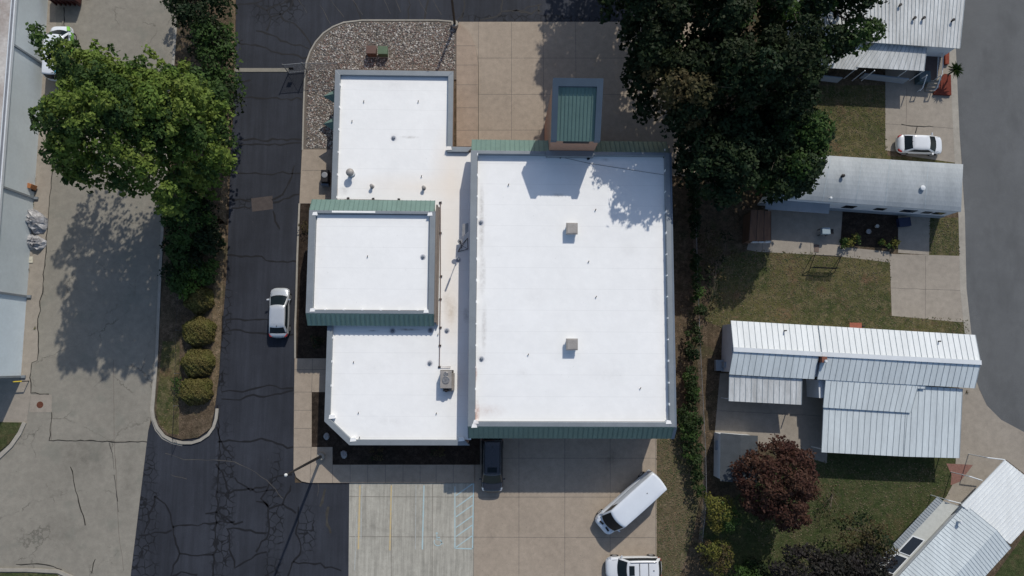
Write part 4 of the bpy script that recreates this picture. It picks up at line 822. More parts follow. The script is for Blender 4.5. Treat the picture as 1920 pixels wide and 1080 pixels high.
        if mirror:
            g=MB(); mx=ws[0]-.28; g.hexa([(mx-.06,sy*(w_*.96),belt-.02),(mx+.10,sy*(w_*.96),belt-.02),(mx+.05,sy*(w_+.2),belt),(mx-.07,sy*(w_+.2),belt)],[(mx-.06,sy*(w_*.96),belt+.07),(mx+.10,sy*(w_*.96),belt+.07),(mx+.03,sy*(w_+.19),belt+.14),(mx-.07,sy*(w_+.19),belt+.14)]); g.build('mirror',pcol,t,local=True,bevel=.02)
    g=MB(); g.box(h-.03,-.42,sill+.12,h+.012,.42,sill+.3); g.build('grille',TRIM,t,local=True)
    g=MB(); g.box(-h-.012,-.26,deck-.42,-h+.01,.26,deck-.3); g.build('licence_plate',PLATE,t,local=True)
    # seams: hood edges, tail seam
    g=MB()
    for sy in (-1,1): g.tube([(ws[0]+.12,sy*w_*.80,hood+.052),(h-.55,sy*w_*.74,hood-.008)],.008,4)
    g.build('hood_seam',TRIM,t,local=True)
    if roofglass:
        x0,x1,yy=roofglass; g=MB(); g.box(x0,-yy,roofz+.03,x1,yy,roofz+.068); g.build('sunroof',CGL,t,local=True,bevel=.01)
    if rails:
        for sy in (-1,1):
            g=MB(); yv=sy*w_*rails; g.tube([(ws[1]-.1,yv,roofz+.03),(ws[1]-.25,yv,roofz+.09),(rw[0]+.25,yv,roofz+.09),(rw[0]+.1,yv,roofz+.03)],.022,6); g.build('roof_rail',TRIM,t,local=True)
    if bars:
        for x in bars: g=MB(); g.box(x-.025,-w_*.62,roofz+.05,x+.025,w_*.62,roofz+.085); g.build('roof_bar',TRIM,t,local=True)
    if vents:
        for sy in (-1,1): g=MB(); g.obox((h-.42,sy*.38,hood-.02),.16,.42,.06,sy*-.12); g.build('hood_vent',TRIM,t,local=True,bevel=.01)
    if ribs:
        g=MB()
        for i in range(ribs):
            y=(-1+2*(i+.5)/ribs)*w_*.62; g.box(rw[0]+.3,y-.02,roofz+.035,ws[1]-.7,y+.02,roofz+.075)
        g.build('roof_ribs',pcol,t,local=True)
    g=MB(); xa=(ws[1]+rw[0])/2-.9; g.hexa([(xa-.07,-.03,roofz+.04),(xa+.07,-.02,roofz+.04),(xa+.07,.02,roofz+.04),(xa-.07,.03,roofz+.04)],[(xa-.07,-.015,roofz+.14),(xa-.03,-.01,roofz+.14),(xa-.03,.01,roofz+.14),(xa-.07,.015,roofz+.14)]); g.build('roof_antenna',TRIM,t,local=True)
    return t
silver=paint('silver car paint',(.50,.53,.56),.3,.7,.35); whitep=paint('white car paint',(.62,.64,.66),.3,.7); whitev=paint('white van paint',(.62,.66,.71),.4,.35); blackp=paint('black car paint',(.02,.021,.027),.22,.7)
p=W(528,587); vehicle('parked_car','silver sedan parked on the dark asphalt beside the narrow kerb of the west bed','car',(p[0],p[1],0),math.radians(90.5),silver,L=4.65,Wd=1.8,ws=(1.45,.5),rw=(-1.3,-1.95),top=.60,deck=1.0,belt=.98,hood=.86)
p=W(1717,275); vehicle('parked_car','white sedan parked on the driveway beside the dull silver roofed home','car',(p[0],p[1],.01),math.radians(-1.5),whitep,L=4.5,Wd=1.8,ws=(1.3,.45),rw=(-.95,-1.75),top=.6,deck=1.0,belt=.96,hood=.86,roofz=1.42)
p=W(923,868); vehicle('parked_minivan','black minivan with a sunroof parked nose out in the building shadow','minivan',(p[0],p[1],.014),math.radians(-90),blackp,L=5.1,Wd=1.98,ws=(1.55,.75),rw=(-2.2,-2.4),top=.62,deck=1.15,belt=1.1,hood=1.0,roofz=1.75,roofglass=(.15,.6,.42),rails=.72,sideglass=(.1,.93))
a_=Vector(W(1238.5,900.5,2.45)[:2]); b_=Vector(W(1126,991,1.0)[:2]); c_=(a_+b_)/2; dd=(b_-a_)
van=vehicle('cargo_van','long white high roofed cargo van parked at an angle near the grass strip','van',(c_.x,c_.y,.014),math.atan2(dd.y,dd.x),whitev,L=dd.length,Wd=2.05,ws=(dd.length/2-.85,dd.length/2-1.75),rw=(-dd.length/2+.08,-dd.length/2+.03),top=.735,deck=1.5,belt=1.42,hood=1.2,roofz=2.62,sideglass=(.03,.19),bow=.28,vents=1,ribs=0,frontround=.55,rearround=.92)
p=W(1185,1060); vehicle('parked_suv','white sport utility vehicle with sunroof and black roof bars at the bottom edge','suv',(p[0],p[1],.014),math.radians(180.5),whitep,L=5.05,Wd=1.98,ws=(1.4,.62),rw=(-2.0,-2.35),top=.64,deck=1.12,belt=1.1,hood=1.02,roofz=1.74,roofglass=(.1,.58,.42),rails=.7,bars=(-.35,-1.15),sideglass=(.06,.94))
# service van with livery under the tree
p=W(122,106); sv=vehicle('service_van','white service van with green and blue livery half under the big bright tree','van',(p[0],p[1],.01),math.radians(90),whitev,L=5.3,Wd=2.0,ws=(1.9,1.15),rw=(-2.45,-2.6),top=.70,deck=1.25,belt=1.15,hood=1.1,roofz=1.95,sideglass=(.03,.25),bow=.25,frontround=.7,rearround=.9)
green=paint('lime livery',(.16,.42,.04),.35,.4); blue=paint('blue livery',(.03,.30,.50),.35,.4)
g=MB(); g.hexa([(2.05,-.98,1.0),(2.5,-.86,.95),(2.5,-.62,1.08),(2.05,-.72,1.14)],[(2.05,-.99,1.14),(2.5,-.87,1.08),(2.5,-.62,1.12),(2.05,-.72,1.19)]); g.box(-1.2,-1.012,.5,2.0,-1.002,1.0); g.build('green_stripe',green,sv,local=True)
g=MB(); g.box(-2.5,-.985,1.0,-.6,-.975,1.18); g.hexa([(-2.4,-1.0,1.1),(-.7,-1.0,1.1),(-.7,-.9,1.75),(-2.4,-.9,1.75)],[(-2.4,-.96,1.1),(-.7,-.96,1.1),(-.7,-.87,1.75),(-2.4,-.87,1.75)]); g.box(-2.45,-.80,2.0,-1.4,-.35,2.012); g.build('blue_swirl',blue,sv,local=True)
# red skip at the top edge
q=W(131,14); t=thing('dumpster','dark maroon steel dumpster cut off by the top edge beside the warehouse','dumpster',(q[0],q[1]+1.0,.01))
mar=mat('maroon steel',(.075,.022,.02),.6,.35,2)
x,y=q[0],q[1]+1.05; g=MB(); g.hexa([(x-1.15,y-.8,.12),(x+1.15,y-.8,.12),(x+1.15,y+.8,.12),(x-1.15,y+.8,.12)],[(x-1.3,y-1.0,1.35),(x+1.3,y-1.0,1.35),(x+1.3,y+.9,1.6),(x-1.3,y+.9,1.6)]); g.build('bin',mar,t,bevel=.02)
g=MB()
for i in range(6): xx=x-1.1+i*.44; g.box(xx-.04,y-1.04,.25,xx+.04,y-.86,1.3)
g.build('side_ribs',mar,t)
for sx in (-1,1): g=MB(); g.prism([(x+sx*.66-.6,y-1.05),(x+sx*.66+.6,y-1.05),(x+sx*.66+.6,y+.92),(x+sx*.66-.6,y+.92)],lambda p:1.40+(p[1]-y+1)*.13,lambda p:1.45+(p[1]-y+1)*.13); g.build('lid',TRIM,t,bevel=.02)
# ---------------- street furniture and small things ----------------
def lamp(px,py,h,rzd,label,tp=None):
    x,y,_=W(px,py,.12); t=thing('light_pole',label,'light pole',(x,y,.1))
    g=MB(); g.lathe((x,y,.1),[(.34,0),(.34,.45),(.3,.5)],18); g.build('concrete_base',M['kerb'],t)
    g=MB(); g.tube([(x,y,.6),(x,y,h*.6),(x,y,h)],[.13,.105,.075],10); g.build('pole',M['dark_metal'],t)
    g=MB(); g.lathe((x,y,h),[(.08,0),(.12,.05),(.13,.14),(.09,.22),(.03,.25)],16); g.build('luminaire',mat('pale lamp head',(.62,.62,.6),.4,.1),t,smooth=True)
lamp(603,855,11.4,0,'tall dark light pole standing on the sidewalk corner by the clipped roof corner')
lamp(853,48,9.0,0,'tall dark light pole standing at the top edge of the stone bed')
# utility boxes
def ubox(px,py,c,label,h=.75):
    x,y,_=W(px,py,.1); t=thing('utility_box',label,'utility box',(x,y,.1),0)
    m=mat('box '+label[:6],c,.6,.25,3)
    g=MB(); g.box(x-.46,y-.42,.1,x+.46,y+.42,.2); g.build('pad',M['kerb'],t)
    g=MB(); g.box(x-.43,y-.36,.2,x+.43,y+.36,.2+h); g.build('cabinet',m,t,bevel=.02)
    g=MB(); g.box(x-.47,y-.40,.2+h,x+.47,y+.40,.28+h); g.build('lid',m,t,bevel=.03)
ubox(699,101,(.13,.075,.06),'brown red metal utility box on the stone bed',.8); ubox(720,101,(.10,.15,.09),'green metal utility box on the stone bed beside the brown one',.7)
# chain link fence with gate
def wmesh(g,p,q,z0,z1,r=.006,step=.22):
    L_=math.hypot(q[0]-p[0],q[1]-p[1]); n=int(L_/step); Hh=z1-z0
    for i in range(-int(Hh/step),n+1):
        for sgn in (1,-1):
            s0=i*step; s1=s0+Hh
            if sgn<0: a0,a1=(s0,z1),(s1,z0)
            else: a0,a1=(s0,z0),(s1,z1)
            # clip
            def cl(a,b):
                (u,z),(v,zz)=a,b
                if u<0: z+= (zz-z)*(0-u)/(v-u); u=0
                if v>L_: zz=z+(zz-z)*(L_-u)/(v-u) if v!=u else zz; v=L_
                return (u,z),(v,zz)
            if s1<=0 or s0>=L_: continue
            b0,b1=cl(a0,a1); f=lambda u:(p[0]+(q[0]-p[0])*u/L_,p[1]+(q[1]-p[1])*u/L_)
            g.tube([(*f(b0[0]),b0[1]),(*f(b1[0]),b1[1])],r,3,closed=False)
def post(t,p,h,r=.04,nm='post'): g=MB(); g.tube([(p[0],p[1],.05),(p[0],p[1],h)],r,8); g.lathe((p[0],p[1],h),[(r*1.3,0),(r*1.3,.03),(r*.3,.08)],8); return g.build(nm,M['grey_metal'],t)
fa,fb,fc=W(575,134),W(637,136),W(540,137)
t=thing('chain_link_fence','short chain link fence with gate from the stone bed kerb to the roof corner','fence',fb)
P0=W(541,137);P1=W(576,134);P2=W(640,134)
for p_ in (P0,P1,P2): post(t,p_,2.0,.045)
g=MB(); 
for a_,b_ in ((P1,P2),):
    g.tube([(a_[0],a_[1],1.95),(b_[0],b_[1],1.95)],.025,6); wmesh(g,a_,b_,.1,1.95,.007,.16)
g.build('chain_link',M['grey_metal'],t)
g=MB(); G=[(P0[0],P0[1],.15),(P1[0],P1[1],.15),(P1[0],P1[1],1.95),(P0[0],P0[1],1.95)]
for i in range(4): g.tube([G[i],G[(i+1)%4]],.03,6)
g.tube([G[0],G[2]],.02,6); wmesh(g,P0,P1,.15,1.95,.007,.16); g.build('gate',M['grey_metal'],t)
g=MB(); g.box(P0[0]+.35,P0[1]-.04,.9,P0[0]+.75,P0[1]+.04,1.3); g.build('notice_plate',TRIM,t)
g=MB(); g.prism(WW([(440,128),(541,128),(541,135),(440,135)]),.012,.05); st('concrete_threshold',g,M['old_concrete'])
# back fence line with ivy
t=thing('chain_link_fence','long chain link fence with green ivy between the grass strip and the gardens','fence',W(1303,560))
fl=[W(1296,330),W(1300,470),W(1303,560),W(1306,640),W(1311,740),W(1316,840),W(1318,930),W(1310,1010)]
for a_,b_ in zip(fl[:-1],fl[1:]):
    L_=math.hypot(b_[0]-a_[0],b_[1]-a_[1]); n=max(1,round(L_/2.4))
    for i in range(n): post(t,lerp(a_,b_,i/n),1.25,.03)
g=MB()
for a_,b_ in zip(fl[:-1],fl[1:]): g.tube([(a_[0],a_[1],1.22),(b_[0],b_[1],1.22)],.02,6); wmesh(g,a_,b_,.05,1.2,.005,.3)
g.build('chain_link',M['grey_metal'],t)
# island fence
t=thing('chain_link_fence','low thin fence line in the grassed island beside the round bushes','fence',W(336,780))
fl=[W(343,560),W(340,620),W(338,700),W(336,760),W(333,828)]
for p_ in fl: post(t,(p_[0],p_[1]),1.2,.025)
g=MB()
for a_,b_ in zip(fl[:-1],fl[1:]): g.tube([(a_[0],a_[1],1.15),(b_[0],b_[1],1.15)],.015,5); wmesh(g,a_,b_,.15,1.15,.004,.35)
g.build('chain_link',M['dark_metal'],t)
# manhole
x,y,_=W(75,759,.012); g=MB(); g.lathe((x,y,.013),[(.30,0),(.30,.012),(.26,.013),(.26,.006),(.2,.006),(.2,.013),(.02,.013)],28); solo('manhole_cover',g,mat('rusty iron',(.13,.045,.025),.8,.35,4),'round rusty manhole cover in a pale concrete square by the warehouse corner','manhole cover')
# bollard, drain box on warehouse strip
x,y,_=W(29,716,0); t=thing('barrier','yellow barrier rail on a dark post by the warehouse corner','barrier',(x,y,0))
g=MB(); a_=W(24,716,1.0);b_=W(41,715,1.0); g.tube([a_,b_],.06,8); g.build('rail',mat('yellow paint',(.6,.45,.05),.5,.2),t)
g=MB(); 
for q_ in (a_,b_): g.tube([(q_[0],q_[1],0),(q_[0],q_[1],1.0)],.045,8)
g.build('post',M['dark_metal'],t)
x,y,_=W(63,352,0); t=thing('wall_heater','small rusty orange vent box at the foot of the warehouse wall','vent box',(x,y,0))
g=MB(); g.obox((x,y,.2),.9,.45,.9,-.25); g.build('casing',mat('rusty orange steel',(.36,.15,.06),.8,.3,3),t,bevel=.03)
g=MB(); g.obox((x+.1,y-.3,.05),.3,.2,.4,-.2); g.build('outlet',M['dark_metal'],t)
x,y,_=W(58,487,0); g=MB(); g.obox((x,y,.01),.42,.6,.07,.05); g.lathe((x,y,.08),[(.1,0),(.1,.02),(.02,.03)],10); solo('access_cover',g,mat('cream plastic',(.5,.47,.38),.6,.15),'small cream rectangular access cover on the strip below the grey plastic heaps','access cover')
# crumpled plastic sheet heaps
def heap(label,pts,h,m):
    P=np.array(WW(pts)); c=P.mean(0); vs=[];fs=[]; nr=5; na=15
    R2=random.Random(len(label))
    for i in range(nr+1):
        s=1-i/nr
        for k in range(na):
            u=k/na*len(P); a_=P[int(u)%len(P)];b_=P[(int(u)+1)%len(P)]; p_=a_+(b_-a_)*(u-int(u)); q_=c+(p_-c)*s
            z_=h*(1-s**2.2)+ (R2.uniform(-.25,.22)*h if 0<i<nr else 0)+.02; jj=.16 if i>0 else .02
            vs.append((q_[0]+R2.uniform(-jj,jj),q_[1]+R2.uniform(-jj,jj),max(.015,z_)))
    for i in range(nr):
        for k in range(na): fs.append((i*na+k,i*na+(k+1)%na,(i+1)*na+(k+1)%na,(i+1)*na+k))
    g=MB(); g.add(vs,fs); return solo('plastic_sheet_heap',g,m,label,'debris heap')
pl=mat('grey white plastic sheeting',(.46,.46,.47),.4,.55,2.2,c2=(.10,.10,.11),fine=5)
heap('large crumpled grey white plastic heap by the warehouse, the upper one',[(49,388),(65,392),(90,408),(90,425),(86,435),(66,441),(50,430),(45,410)],.95,pl)
heap('smaller crumpled white plastic sheet heap, the lower of the two by the warehouse wall',[(49,441),(68,440),(88,452),(87,462),(74,470),(53,468)],.7,pl)
# boulders
def boulder(px,py,r,label,c=(.3,.3,.31)):
    x,y,_=W(px,py,.1); g=MB(); R2=random.Random(int(px)); vs=[];fs=[];n=10
    pr=[(1,0),(1.05,.3),(.85,.6),(.5,.8),(.05,.86)]
    for i,(a_,z_) in enumerate(pr):
        for k in range(n): q_=2*math.pi*k/n; rr=r*a_*R2.uniform(.8,1.15); vs.append((x+rr*math.cos(q_),y+rr*1.2*math.sin(q_),.1+z_*r*R2.uniform(.85,1.1)))
    for i in range(len(pr)-1):
        for k in range(n): fs.append((i*n+k,i*n+(k+1)%n,(i+1)*n+(k+1)%n,(i+1)*n+k))
    fs.append(tuple(range(n*(len(pr)-1),n*len(pr)))); g.add(vs,fs); solo('boulder',g,mat('boulder grey',c,.85,.3,3),label,'boulder')
boulder(645,852,.30,'pale grey boulder in the dark bed just right of the light pole')
boulder(612,818,.26,'grey boulder in the dark bed at the clipped corner of the low roof')
# AC condenser between walk and wall
x,y,_=W(613,331,.13); t=thing('condenser_unit','dark condenser unit on the buff walk against the low wing wall','air conditioner',(x,y,.13))
g=MB(); g.box(x-.35,y-.75,.13,x+.35,y+.4,1.1); g.build('cabinet',M['dark_metal'],t,bevel=.03)
g=MB(); g.lathe((x,y-.1,1.1),[(.28,0),(.28,.04),(.2,.05)],16); g.build('fan_grille',M['grey_metal'],t)
g=MB(); g.box(x-.38,y-1.0,.13,x+.3,y-.82,.7); g.build('side_panel',M['coping_dark'],t)
# grill
x,y,_=W(1540,437,.01); t=thing('barbecue_grill','square grey covered grill standing on the shaded patio','grill',(x,y,0))
g=MB(); g.box(x-.4,y-.3,.65,x+.4,y+.35,1.1); g.build('hood',mat('blue grey cover',(.26,.33,.37),.5,.2),t,bevel=.06)
g=MB(); 
for sx in (-.35,.35):
    for sy in (-.25,.28): g.box(x+sx-.03,y+sy-.03,.01,x+sx+.03,y+sy+.03,.65)
g.build('legs',TRIM,t)
g=MB(); g.box(x+.42,y-.25,.8,x+.8,y+.25,.84); g.build('side_shelf',TRIM,t)
x,y,_=W(1531,466,.01); g=MB(); g.obox((x,y,.02),.45,.7,.03,-.1); g.obox((x+.02,y+.34,.05),.45,.06,.05,-.1); solo('door_mat',g,mat('brown mat',(.16,.12,.10),.9,.2),'small brown mat on the garden walk below the grill','mat')
# play frame
t=thing('swing_frame','dark metal swing frame with a mesh seat panel standing on the middle lawn','swing frame',W(1540,505))
c=[W(1521,482),W(1572,486),W(1517,508),W(1565,510)]; tops=[W(1528,478,1.6),W(1577,481,1.6)]
g=MB()
for i in (0,1): g.tube([(c[i][0],c[i][1],0),tops[i]],.035,6); g.tube([(c[i+2][0],c[i+2][1],0),tops[i]],.035,6)
g.tube([tops[0],tops[1]],.04,6); g.build('frame',TRIM,t)
g=MB(); wmesh(g,lerp(c[2],tops[0],.2)[:2],lerp(c[3],tops[1],.2)[:2],.3,1.1,.012,.08); g.build('seat_mesh',TRIM,t)
# wheelbarrow behind home C
x,y,_=W(1600,612,.01); t=thing('wheelbarrow','rusty red wheelbarrow tray behind the long white home on the lawn edge','wheelbarrow',(x,y,0))
rd=mat('rusty red paint',(.32,.10,.06),.7,.3,4)
g=MB(); g.hexa([(x-.45,y-.2,.3),(x+.35,y-.2,.3),(x+.35,y+.2,.3),(x-.45,y+.2,.3)],[(x-.65,y-.32,.62),(x+.5,y-.32,.62),(x+.5,y+.32,.62),(x-.65,y+.32,.62)]); g.build('tray',rd,t)
g=MB(); g.tube([(x+.75,y-.06,.25),(x+.75,y+.06,.25)],.22,14); g.build('wheel',TYRE,t)
g=MB(); 
for sy in (-.25,.25): g.tube([(x-1.0,y+sy*1.2,.6),(x-.3,y+sy,.35),(x+.75,y+sy*.3,.25)],.025,6)
g.build('handles',TRIM,t)
# garden pots
for (px,py,r,c,lb) in ((1642,425,.16,(.5,.48,.44),'tiny pale pot in the dark garden bed, the upper one'),(1626,435,.22,(.3,.3,.3),'grey pot in the dark garden bed, the lower one')):
    x,y,_=W(px,py,.01); g=MB(); g.lathe((x,y,.01),[(r*.7,0),(r,.3),(r*1.1,.32),(r*.9,.33),(r*.85,.27)],14); solo('garden_pot',g,mat('pot '+str(px),c,.7,.2),lb,'pot')
# planter with mulch at road
g=MB(); g.prism(WW([(1769,100),(1776,100),(1776,122),(1769,122)]),.02,.32); solo('raised_planter',g,mat('red mulch',(.24,.055,.03),.9,.4,5),'small red brick coloured planter strip beside the porch railing','planter')
g=MB(); g.prism(WW([(1768,140),(1780,142),(1781,180),(1748,178),(1756,160)]),.02,.25); solo('raised_planter',g,mat('dark red mulch',(.17,.035,.02),.9,.4,5),'dark red mulch planter below the spiky plant at the porch steps','planter')
x,y,_=W(1735,150,.01); g=MB(); g.box(x-1.1,y-.5,.02,x-.1,y+.5,.95); g.box(x-1.16,y-.55,.95,x-.05,y+.55,1.0); solo('storage_bin',g,mat('blue green bin',(.06,.10,.12),.5,.3),'dark blue green storage bin beside the porch steps','bin',bevel=.03)
x,y,_=W(1668,412,.01)
g=MB(); g.obox((x+1.2,y-.3,.02),1.1,.8,.45,.1); g.obox((x+1.2,y-.3,.47),1.15,.85,.06,.1); solo('storage_bin',g,mat('navy bin',(.02,.03,.07),.5,.3),'low navy storage bin on the shaded side patio','bin')
# guy wire / cable on hall roof
g=MB(); g.tube([W(1050,294,5.56),W(1103,306,5.53),W(1180,318,5.53),W(1246,328,5.56)],.014,5); g.add([],[]); solo('roof_cable',g,TRIM,'thin black cable lying across the shaded corner of the large white roof','cable')
for (px,py,lb) in ((1051,295,'left of the three black'),(1103,298,'middle of the three black'),(1245,294,'right of the three black')):
    x,y,_=W(px,py,5.5); g=MB(); g.obox((x,y,5.502),.22,.18,.16,.5); g.obox((x,y,5.66),.12,.12,.06,.2); solo('roof_flood_light',g,TRIM,lb+' fittings along the north edge of the large white roof','light fitting')
# ---------------- vegetation ----------------
BARK=mat('bark',(.16,.13,.10),.9,.35,3); 
LM={'bright':leafmat('bright leaves',(.12,.185,.032),(.075,.13,.028),(.165,.205,.045)),
'mid':leafmat('mid leaves',(.042,.082,.02),(.062,.105,.026),(.03,.055,.02)),
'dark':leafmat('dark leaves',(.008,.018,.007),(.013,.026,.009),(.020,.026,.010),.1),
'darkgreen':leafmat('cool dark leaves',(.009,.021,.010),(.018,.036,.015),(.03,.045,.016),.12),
'bush':leafmat('clipped bush leaves',(.10,.11,.03),(.14,.13,.042),(.12,.085,.036),.15),
'ivy':leafmat('ivy leaves',(.024,.042,.014),(.036,.064,.02),(.02,.03,.012),.2),
'maroon':leafmat('maroon leaves',(.058,.024,.019),(.040,.019,.016),(.082,.044,.028),.2),
'purple':leafmat('dark purple leaves',(.017,.015,.016),(.026,.022,.022),(.020,.022,.014),.1),
'yellow':leafmat('yellow green leaves',(.13,.13,.03),(.08,.10,.025),(.16,.13,.03),.2),
'olive':leafmat('olive brown leaves',(.06,.05,.022),(.09,.06,.03),(.045,.05,.02),.2),
'lime':leafmat('lime leaves',(.09,.16,.03),(.06,.12,.025),(.12,.18,.04),.3)}
def leaves(C,Nv,size,R):
    """C centres (n,3), Nv normals -> quads"""
    n=len(C); a=R.normal(size=(n,3)); a-= (a*Nv).sum(1)[:,None]*Nv; a/=np.linalg.norm(a,axis=1)[:,None]; b=np.cross(Nv,a)
    s=size*R.uniform(.6,1.35,(n,1)); l=s*R.uniform(1.0,1.5,(n,1))
    V=np.empty((n,4,3)); V[:,0]=C-a*l*.5; V[:,1]=C+b*s*.42+a*l*.05; V[:,2]=C+a*l*.5; V[:,3]=C-b*s*.42+a*l*.05
    return V.reshape(-1,3)
def crown_mesh(name,V,m,parent,off):
    n=len(V)//4; me=bpy.data.meshes.new(name); me.vertices.add(len(V)); me.vertices.foreach_set('co',(V-np.array(off)).astype(np.float32).ravel())
    me.loops.add(n*4); me.loops.foreach_set('vertex_index',np.arange(n*4,dtype=np.int32)); me.polygons.add(n)
    me.polygons.foreach_set('loop_start',np.arange(0,n*4,4,dtype=np.int32)); me.polygons.foreach_set('loop_total',np.full(n,4,dtype=np.int32))
    me.update(calc_edges=True); me.materials.append(m); o=bpy.data.objects.new(name,me); COL.objects.link(o); o.parent=parent; return o
def lumps_in(poly,zlo,zhi,n,r0,r1,R,flat=.5):
    """lump centres inside an outline; height domes up away from the outline"""
    P=np.array(poly); lo=P.min(0);hi=P.max(0); out=[]; tries=0
    E=[(P[i],P[(i+1)%len(P)]) for i in range(len(P))]
    def ed(c):
        m=1e9
        for a,b in E:
            t=np.clip(np.dot(c-a,b-a)/max(np.dot(b-a,b-a),1e-9),0,1); m=min(m,np.linalg.norm(c-a-(b-a)*t))
        return m
    dm=max(ed(R.uniform(lo,hi)) for _ in range(1)) if False else None
    cand=[]
    while len(cand)<n*4 and tries<40000:
        tries+=1; c=R.uniform(lo,hi)
        if inside(c,P): cand.append((c,ed(c)))
    dm=max(e for _,e in cand); pts=[]
    for c,e in cand:
        if len(pts)>=n: break
        r=R.uniform(r0,r1)*(.62+.38*min(1,e/(dm*.6)))
        if e<r*.38: continue
        if any(np.linalg.norm(c-q[:2])<.55*(r+q[3]) and R.uniform()<.75 for q in pts): continue
        f=min(1,e/dm); z=zlo+(zhi-zlo)*(1-(1-f)**2)**flat + R.normal(0,(zhi-zlo)*.10)
        pts.append(np.array([c[0],c[1],z,r]))
    return pts
def tree(name,label,cat,base,poly,zlo,zhi,n,r,mats,dens=55,leaf=.26,trunk=.25,seed=1,group=None,limbs=True,lowfill=.35,upbias=.35,zin=None,slope=0):
    R=np.random.default_rng(seed); zm=zin or (zlo+zhi)/2
    PW_=[W(p[0],p[1],zm-(0))[:2] for p in poly]; L=lumps_in(PW_,zlo,zhi,n,r[0],r[1],R)
    cx0=sum(q[0] for q in L)/len(L); L=[np.array([q[0],q[1],q[2]+slope*(q[0]-cx0),q[3]]) for q in L]
    bx,by,_=W(*base,0); t=thing(name,label,cat,(bx,by,0),0,group)
    if isinstance(mats,str): mats=[mats]
    buckets={m:[] for m in mats}; keys=list(buckets)
    for i,(x,y,z,rr) in enumerate(L):
        k=int(dens*rr*rr*4.2); d=R.normal(size=(k,3)); d/=np.linalg.norm(d,axis=1)[:,None]; d[:,2]=np.where(d[:,2]<-.35,-d[:,2],d[:,2])
        nz=1+.22*np.sin(d[:,0]*5+i)*np.cos(d[:,1]*4+i*2)+.12*np.sin(d[:,2]*7+i); rad=rr*nz*(R.uniform(.35,1,k)**.35)
        rad*=np.where(R.uniform(size=k)<.06,R.uniform(1.05,1.35,k),1)
        C=np.stack([x+d[:,0]*rad,y+d[:,1]*rad,z+d[:,2]*rad*.72],1); C[:,2]=np.maximum(C[:,2],.12)
        Nv=d*.55+R.normal(0,.5,(k,3)); Nv[:,2]+=upbias; Nv/=np.linalg.norm(Nv,axis=1)[:,None]
        m=keys[0] if R.uniform()<.62 or len(keys)==1 else keys[int(R.integers(1,len(keys)))]
        buckets[m].append(leaves(C,Nv,leaf,R))
        kk=int(k*lowfill); d=R.normal(size=(kk,3)); d/=np.linalg.norm(d,axis=1)[:,None]; C=np.stack([x+d[:,0]*rr*.8,y+d[:,1]*rr*.8,z-rr*.5-R.uniform(0,1,kk)*(z-zlo*.6)*.5+d[:,2]*.3],1); C[:,2]=np.maximum(C[:,2],.1)
        Nv=R.normal(0,.5,(kk,3)); Nv[:,2]+=.8; Nv/=np.linalg.norm(Nv,axis=1)[:,None]; buckets[m].append(leaves(C,Nv,leaf*1.25,R))
    for m,vv in buckets.items():
        if vv: crown_mesh('crown' if m==keys[0] else 'foliage',np.concatenate(vv),LM[m],t,(bx,by,0))
    if limbs:
        g=MB(); zt=zlo+(zhi-zlo)*.55; cx=sum(l[0] for l in L)/len(L); cy=sum(l[1] for l in L)/len(L)
        g.tube([(bx,by,-.1),(bx+(cx-bx)*.1,by+(cy-by)*.1,zt*.35),(bx+(cx-bx)*.35,by+(cy-by)*.35,zt*.75),(bx+(cx-bx)*.6,by+(cy-by)*.6,zt)],[trunk*1.3,trunk,trunk*.8,trunk*.5],9)
        g.build('trunk',BARK,t); g=MB()
        for l in L[::max(1,len(L)//26)]:
            s=R.uniform(.3,.8); st_=Vector((bx+(cx-bx)*s*.5,by+(cy-by)*s*.5,zt*(.3+.55*s))); e=Vector(l[:3]); m_=st_.lerp(e,.5)+Vector((R.normal(0,.3),R.normal(0,.3),R.uniform(.1,.7)))
            g.tube([st_,m_,e],[trunk*.4,trunk*.22,trunk*.06],5)
            for _ in range(3): e2=e+Vector((R.normal(0,l[3]*.6),R.normal(0,l[3]*.6),R.uniform(0,l[3]*.7))); g.tube([m_.lerp(e,.5),e2],[trunk*.12,trunk*.03],4)
        g.build('branches',BARK,t)
    return t
def shift(poly,dx,dy): return [(a+dx,b+dy) for a,b in poly]
big=[(78,108),(96,72),(138,74),(156,98),(176,92),(180,58),(196,64),(205,104),(240,122),(256,104),(268,74),(286,94),(300,130),(340,115),(395,128),(415,190),(405,240),(398,290),(345,320),(305,398),(285,380),(250,345),(190,352),(168,325),(128,345),(104,325),(97,280),(86,240),(103,205),(130,170),(96,135)]
tree('broadleaf_tree','largest bright green broadleaf tree spreading over the concrete road at left','tree',(355,262),big,8.6,15.6,250,(.4,1.1),['bright','mid'],dens=58,leaf=.25,trunk=.38,seed=5,zin=12.0,slope=-.12,lowfill=.5)
tree('broadleaf_tree','lower bright green tree crown below the largest tree at the edge of the hedgerow','tree',(370,365),[(318,345),(345,312),(400,285),(436,290),(412,335),(392,365),(370,395),(300,407),(296,385)],2.6,5.4,34,(.5,1.05),['bright','mid'],dens=58,leaf=.25,trunk=.2,seed=7,zin=4.4)
